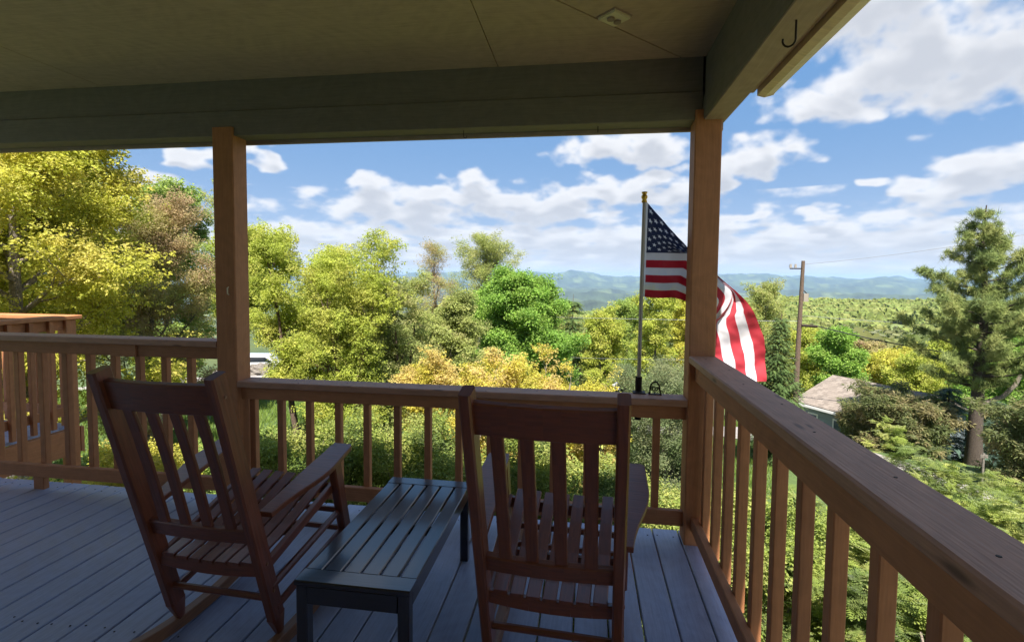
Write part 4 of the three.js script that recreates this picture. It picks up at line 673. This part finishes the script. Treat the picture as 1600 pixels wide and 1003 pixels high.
{
  const [x, z] = pol(21.6, 25), gy = ground(x, z), top = 2.25 - gy, t = thing('utility_pole', 'weathered wooden utility pole behind the house corner', 'utility pole', [x, gy, z]);
  part('shaft', tube([V(0, -0.3, 0), V(0.03, top * 0.5, 0), V(0.1, top, 0)], [0.12, 0.1, 0.07], 14), BARK.brown, t);
  part('top_bracket', slab(-0.42, 0.1, top - 0.36, top - 0.31, -0.03, 0.03, 0.005), M.iron, t);
  for (const q of [-0.4, -0.2]) part('insulator', new THREE.CylinderGeometry(0.04, 0.055, 0.16, 10).translate(q, top - 0.22, 0), M.steel, t);
  part('cable_box', slab(0.14, 0.34, top - 1.75, top - 1.4, -0.09, 0.09, 0.01), M.steel, t);
  part('fuse_arm', bar(V(0.1, top - 1.2, 0), V(0.36, top - 1.5, 0.05), 0.03, 0.03), M.iron, t);
  part('splice_case', tube([V(0.1, top - 2.78, 0.1), V(0.7, top - 2.8, 0.16)], 0.06, 10), M.iron, t);
  const wireD = new THREE.MeshStandardMaterial({ color: 0x16161a, roughness: 0.6 }), wireL = new THREE.MeshStandardMaterial({ color: 0x85888c, roughness: 0.5, metalness: 0.4 });
  const wire = (a, b, sag, r, mat, label) => { const pts = []; for (let i = 0; i <= 30; i++) { const f = i / 30; pts.push(a.clone().lerp(b, f).add(V(0, -4 * sag * f * (1 - f), 0))); } tag(part(numbered('overhead_wire'), tube(pts, r, 6), mat, scene), label, 'wire', 'overhead wires'); };
  const P = (dy, dx = 0.12) => V(x + dx, gy + top + dy, z);
  const far = (deg, r, y) => { const [a, b] = pol(deg, r); return V(a, y, b); };
  wire(P(-2.6), far(-24, 31, -0.6), 0.12, 0.009, wireL, 'pale wire running from the pole behind the flagpole to the trees');
  wire(P(-4.2), far(-24, 33, -2.6), 0.5, 0.007, wireL, 'lower pale wire sagging towards the bright green maple');
  wire(P(-2.78, 0.7), far(46, 24, -1.2), 0.35, 0.022, wireD, 'thick black cable running from the pole past the pine');
  wire(P(-2.35), far(46, 25, 0.2), 0.2, 0.008, wireL, 'thin pale wire above the black cable');
  wire(P(-0.15), far(48, 27, 4.4), 0.3, 0.008, wireL, 'highest thin wire climbing from the pole top past the pine');
}
{
  const gy = ground(-26.9, -38.9), t = thing('parked_car', 'white car parked past the lawn beside the left post', 'car', [-26.9, gy + 0.02, -38.9], 0.35);
  const white = new THREE.MeshPhysicalMaterial({ color: new THREE.Color().setRGB(0.55, 0.56, 0.57), roughness: 0.3, clearcoat: 1, clearcoatRoughness: 0.05 }), glass = new THREE.MeshPhysicalMaterial({ color: 0x20262c, roughness: 0.06 }), tyre = new THREE.MeshStandardMaterial({ color: 0x151515, roughness: 0.9 });
  const prof = (pts, dep, z, bev) => { const g = new THREE.ExtrudeGeometry(new THREE.Shape(pts.map(([a, b]) => new THREE.Vector2(a, b))), { depth: dep - 2 * bev, bevelEnabled: true, bevelSize: bev, bevelThickness: bev, bevelSegments: 2 }); g.translate(0, 0, z - (dep - 2 * bev) / 2); return g; };
  part('body', prof([[-2.3, 0.35], [2.25, 0.35], [2.3, 0.62], [2.1, 0.86], [1.1, 0.95], [0.45, 1.42], [-1.2, 1.48], [-2.05, 1.0], [-2.3, 0.92]], 1.75, 0, 0.05), white, t);
  for (const s of [-1, 1]) { part('side_window', prof([[0.95, 0.97], [0.4, 1.36], [-1.12, 1.4], [-1.75, 1.0]], 0.03, s * 0.87, 0.005), glass, t); for (const q of [-1.42, 1.42]) { const w = part('wheel', new THREE.CylinderGeometry(0.33, 0.33, 0.22, 22).rotateX(Math.PI / 2).translate(q, 0.33, s * 0.8), tyre, t); part('rim', new THREE.CylinderGeometry(0.2, 0.2, 0.02, 16).rotateX(Math.PI / 2).translate(q, 0.33, s * 0.92), M.steel, w); } }
  part('windscreen', bar(V(1.02, 0.98, 0), V(0.5, 1.4, 0), 1.5, 0.02, V(0, 0, 1)), glass, t);
  reseed(77);
  for (const [dx, dz, s, lb] of [[1.6, 2.6, 0.9, 'largest brown boulder in front of the white car'], [0.2, 2.9, 0.7, 'middle-sized boulder between two others below the white car'], [-1.4, 3.0, 0.6, 'smallest boulder below the rear of the white car']]) {
    const g = new THREE.IcosahedronGeometry(s, 3), a = g.attributes.position; for (let i = 0; i < a.count; i++) { const v = V(a.getX(i), a.getY(i), a.getZ(i)), k = 1 + 0.3 * n3(v.x * 1.6 + dx, v.y * 1.6, v.z * 1.6) + 0.08 * n3(v.x * 6, v.y * 6, v.z * 6); a.setXYZ(i, v.x * k * 1.2, v.y * k * 0.7, v.z * k); } g.computeVertexNormals();
    const xx = -26.9 + dx, zz = -38.9 + dz, m = part(numbered('boulder'), g, BARK.grey, scene, [xx, ground(xx, zz) + s * 0.3, zz]); tag(m, lb, 'boulder', 'boulders below the car');
  }
}
{
  const [x, z] = pol(3.85, 14), gy = ground(x, z), t = thing('birdhouse', 'small white birdhouse on a thin post beyond the front rail', 'birdhouse', [x, gy, z], 0.2), hgt = -1.62 - gy, white = paint(0.75, 0.74, 0.7);
  part('post', tube([V(0, -0.2, 0), V(0, hgt, 0)], 0.025, 8), BARK.grey, t);
  part('box', slab(-0.08, 0.08, hgt, hgt + 0.13, -0.07, 0.07, 0.004), white, t);
  for (const s of [-1, 1]) part('roof_board', bar(V(s * 0.005, hgt + 0.19, 0), V(s * 0.12, hgt + 0.115, 0), 0.2, 0.012, V(0, 0, 1)), white, t);
  part('entrance', new THREE.CylinderGeometry(0.02, 0.02, 0.004, 14).rotateX(Math.PI / 2).translate(0, hgt + 0.07, 0.0725), M.iron, t);
  const [x2, z2] = pol(35.6, 13.5), g2 = ground(x2, z2), s2 = thing('marker_post', 'small grey marker post with a cross board among the hemlocks', 'marker post', [x2, g2, z2]);
  part('stake', slab(-0.018, 0.018, -0.2, 1.75, -0.012, 0.012, 0.003), BARK.grey, s2); part('cross_board', slab(-0.075, 0.06, 1.66, 1.73, 0.0125, 0.026, 0.003), BARK.grey, s2);
}
renderer.render(scene, camera);
